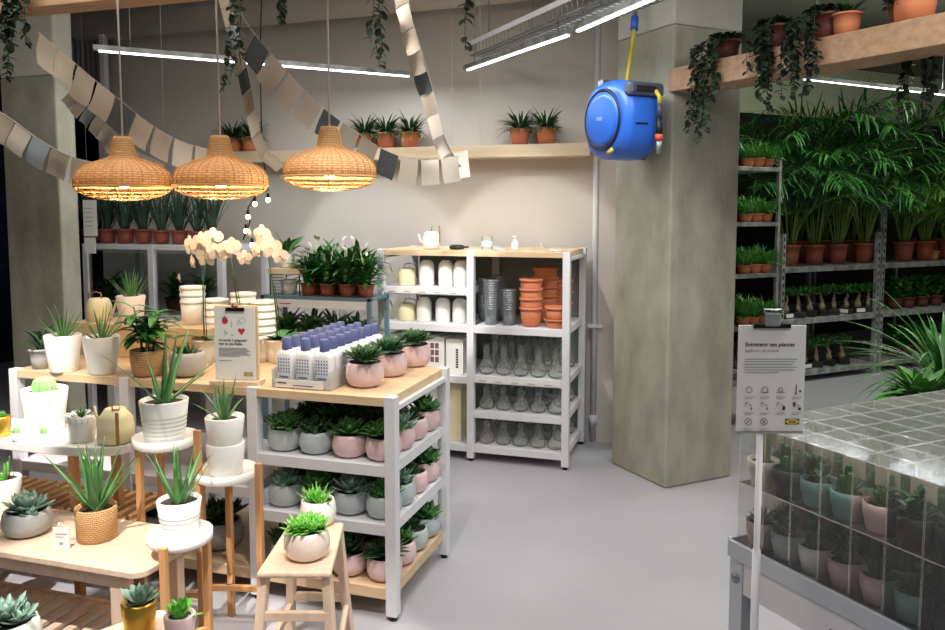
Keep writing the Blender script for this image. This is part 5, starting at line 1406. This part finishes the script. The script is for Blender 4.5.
for r_ in range(3):
    for c_ in range(4 if r_<2 else 2):
        x=xl+.012+c_*.036; z=zt_-.148-r_*.037
        if r_==0 and c_<3: icon_ring(mb,x,z,.007 if c_!=2 else .005,y=y); (mb.bar((x-.009,y,z-.006),(x+.009,y,z-.006),.0006,.0012,up=(0,1,0)) if c_ else None)
        elif r_==0: mb.box(x-.002,x,y-.0006,y,z-.008,z+.012); icon_ring(mb,x-.001,z-.009,.002,.0016,8,y=y); mb.box(x+.006,x+.01,y-.0006,y,z-.006,z-.001)
        elif r_==1: 
            icon_ring(mb,x-.004,z+.004,.004,y=y,n=8,a0=.5,a1=4.5); mb.bar((x,y,z+.003),(x+.008,y,z+.001),.0006,.0014,up=(0,1,0)); mb.box(x+.005,x+(.007 if c_<2 else .011),y-.0006,y,z-.01,z-.004 if c_!=2 else z-.001)
            if c_==3: mb.box(x-.006,x-.002,y-.0006,y,z-.002,z+.009)
        else: icon_ring(mb,x,z,.008,.001,y=y); mb.bar((x-.004,y,z-.005),(x+.004,y,z+.005),.0006,.0014,up=(0,1,0)); mb.bar((x-.004,y,z+.005),(x+.004,y,z-.005),.0006,.001,up=(0,1,0)) if c_ else None
mb.build('care_symbols',M_ink,t)
logo(t,w1-.042,zb_+.016,.032,.013,y)

# right-hand plants beyond the boxes
def longleaf():
    rr=random.Random(21); t=T('potted_plant',None,None); MB().lathe(tap_prof(.07,.09,.15,.006,.015),24).build('pot',M_potw,t); soil_disc(.08,.135).build('soil',M_soil,t); mb=MB()
    for i in range(70):
        a=rr.uniform(0,2*PI); e=R(rr.uniform(20,80)); mb.leaf((.02*math.cos(a),.02*math.sin(a),.14),(math.cos(a)*math.cos(e),math.sin(a)*math.cos(e),math.sin(e)),rr.uniform(.3,.48),.016,rr.uniform(.6,1.4),8,.2,0,'strap')
    mb.build('foliage',L_leaf,t); return t
sp_=AD(938,396,3.3); zz_=sp_.z-.07
t=T('plant_table','small dark table holding the long-leaved plant beyond the boxes','table',(sp_.x,sp_.y,0),AR)
MB().box(-.28,.28,-.2,.2,zz_-.03,zz_).build('tabletop',M_blackp,t)
for x in (-.25,.25):
    for y in (-.17,.17): MB().box(x-.015,x+.015,y-.015,y+.015,0,zz_-.03).build('leg',M_blackp,t)
place('ll',longleaf,'plant with long arching thin leaves beyond the boxed cacti','potted plant',Vector((sp_.x,sp_.y,zz_+.001))+EX*.02,0,1)
q=AD(922,400,3.12); q.z=zz_+.001
place('ll2',bushy(M_blackp,L_suc,.05,.07,.09,80,.14,.03,.03,droop=.9),'low dark green leafy plant in front of the long-leaved one','potted plant',q,0,1.3)
t=T('straw_basket','small pale wooden crate beside the long-leaved plant','crate',Vector((sp_.x,sp_.y,zz_+.001))-EY*.12+EX*.14,AR)
t.name='wooden_crate'
mb=MB().box(-.07,.07,-.05,.05,0,.01); mb.build('crate_base',M_ply,t)
for y in (-.05,.042): MB().box(-.07,.07,y,y+.008,.0101,.10).build('side_panel',M_ply,t)
for x in (-.07,.062): MB().box(x,x+.008,-.0415,.0415,.0101,.10).build('end_panel',M_ply,t)
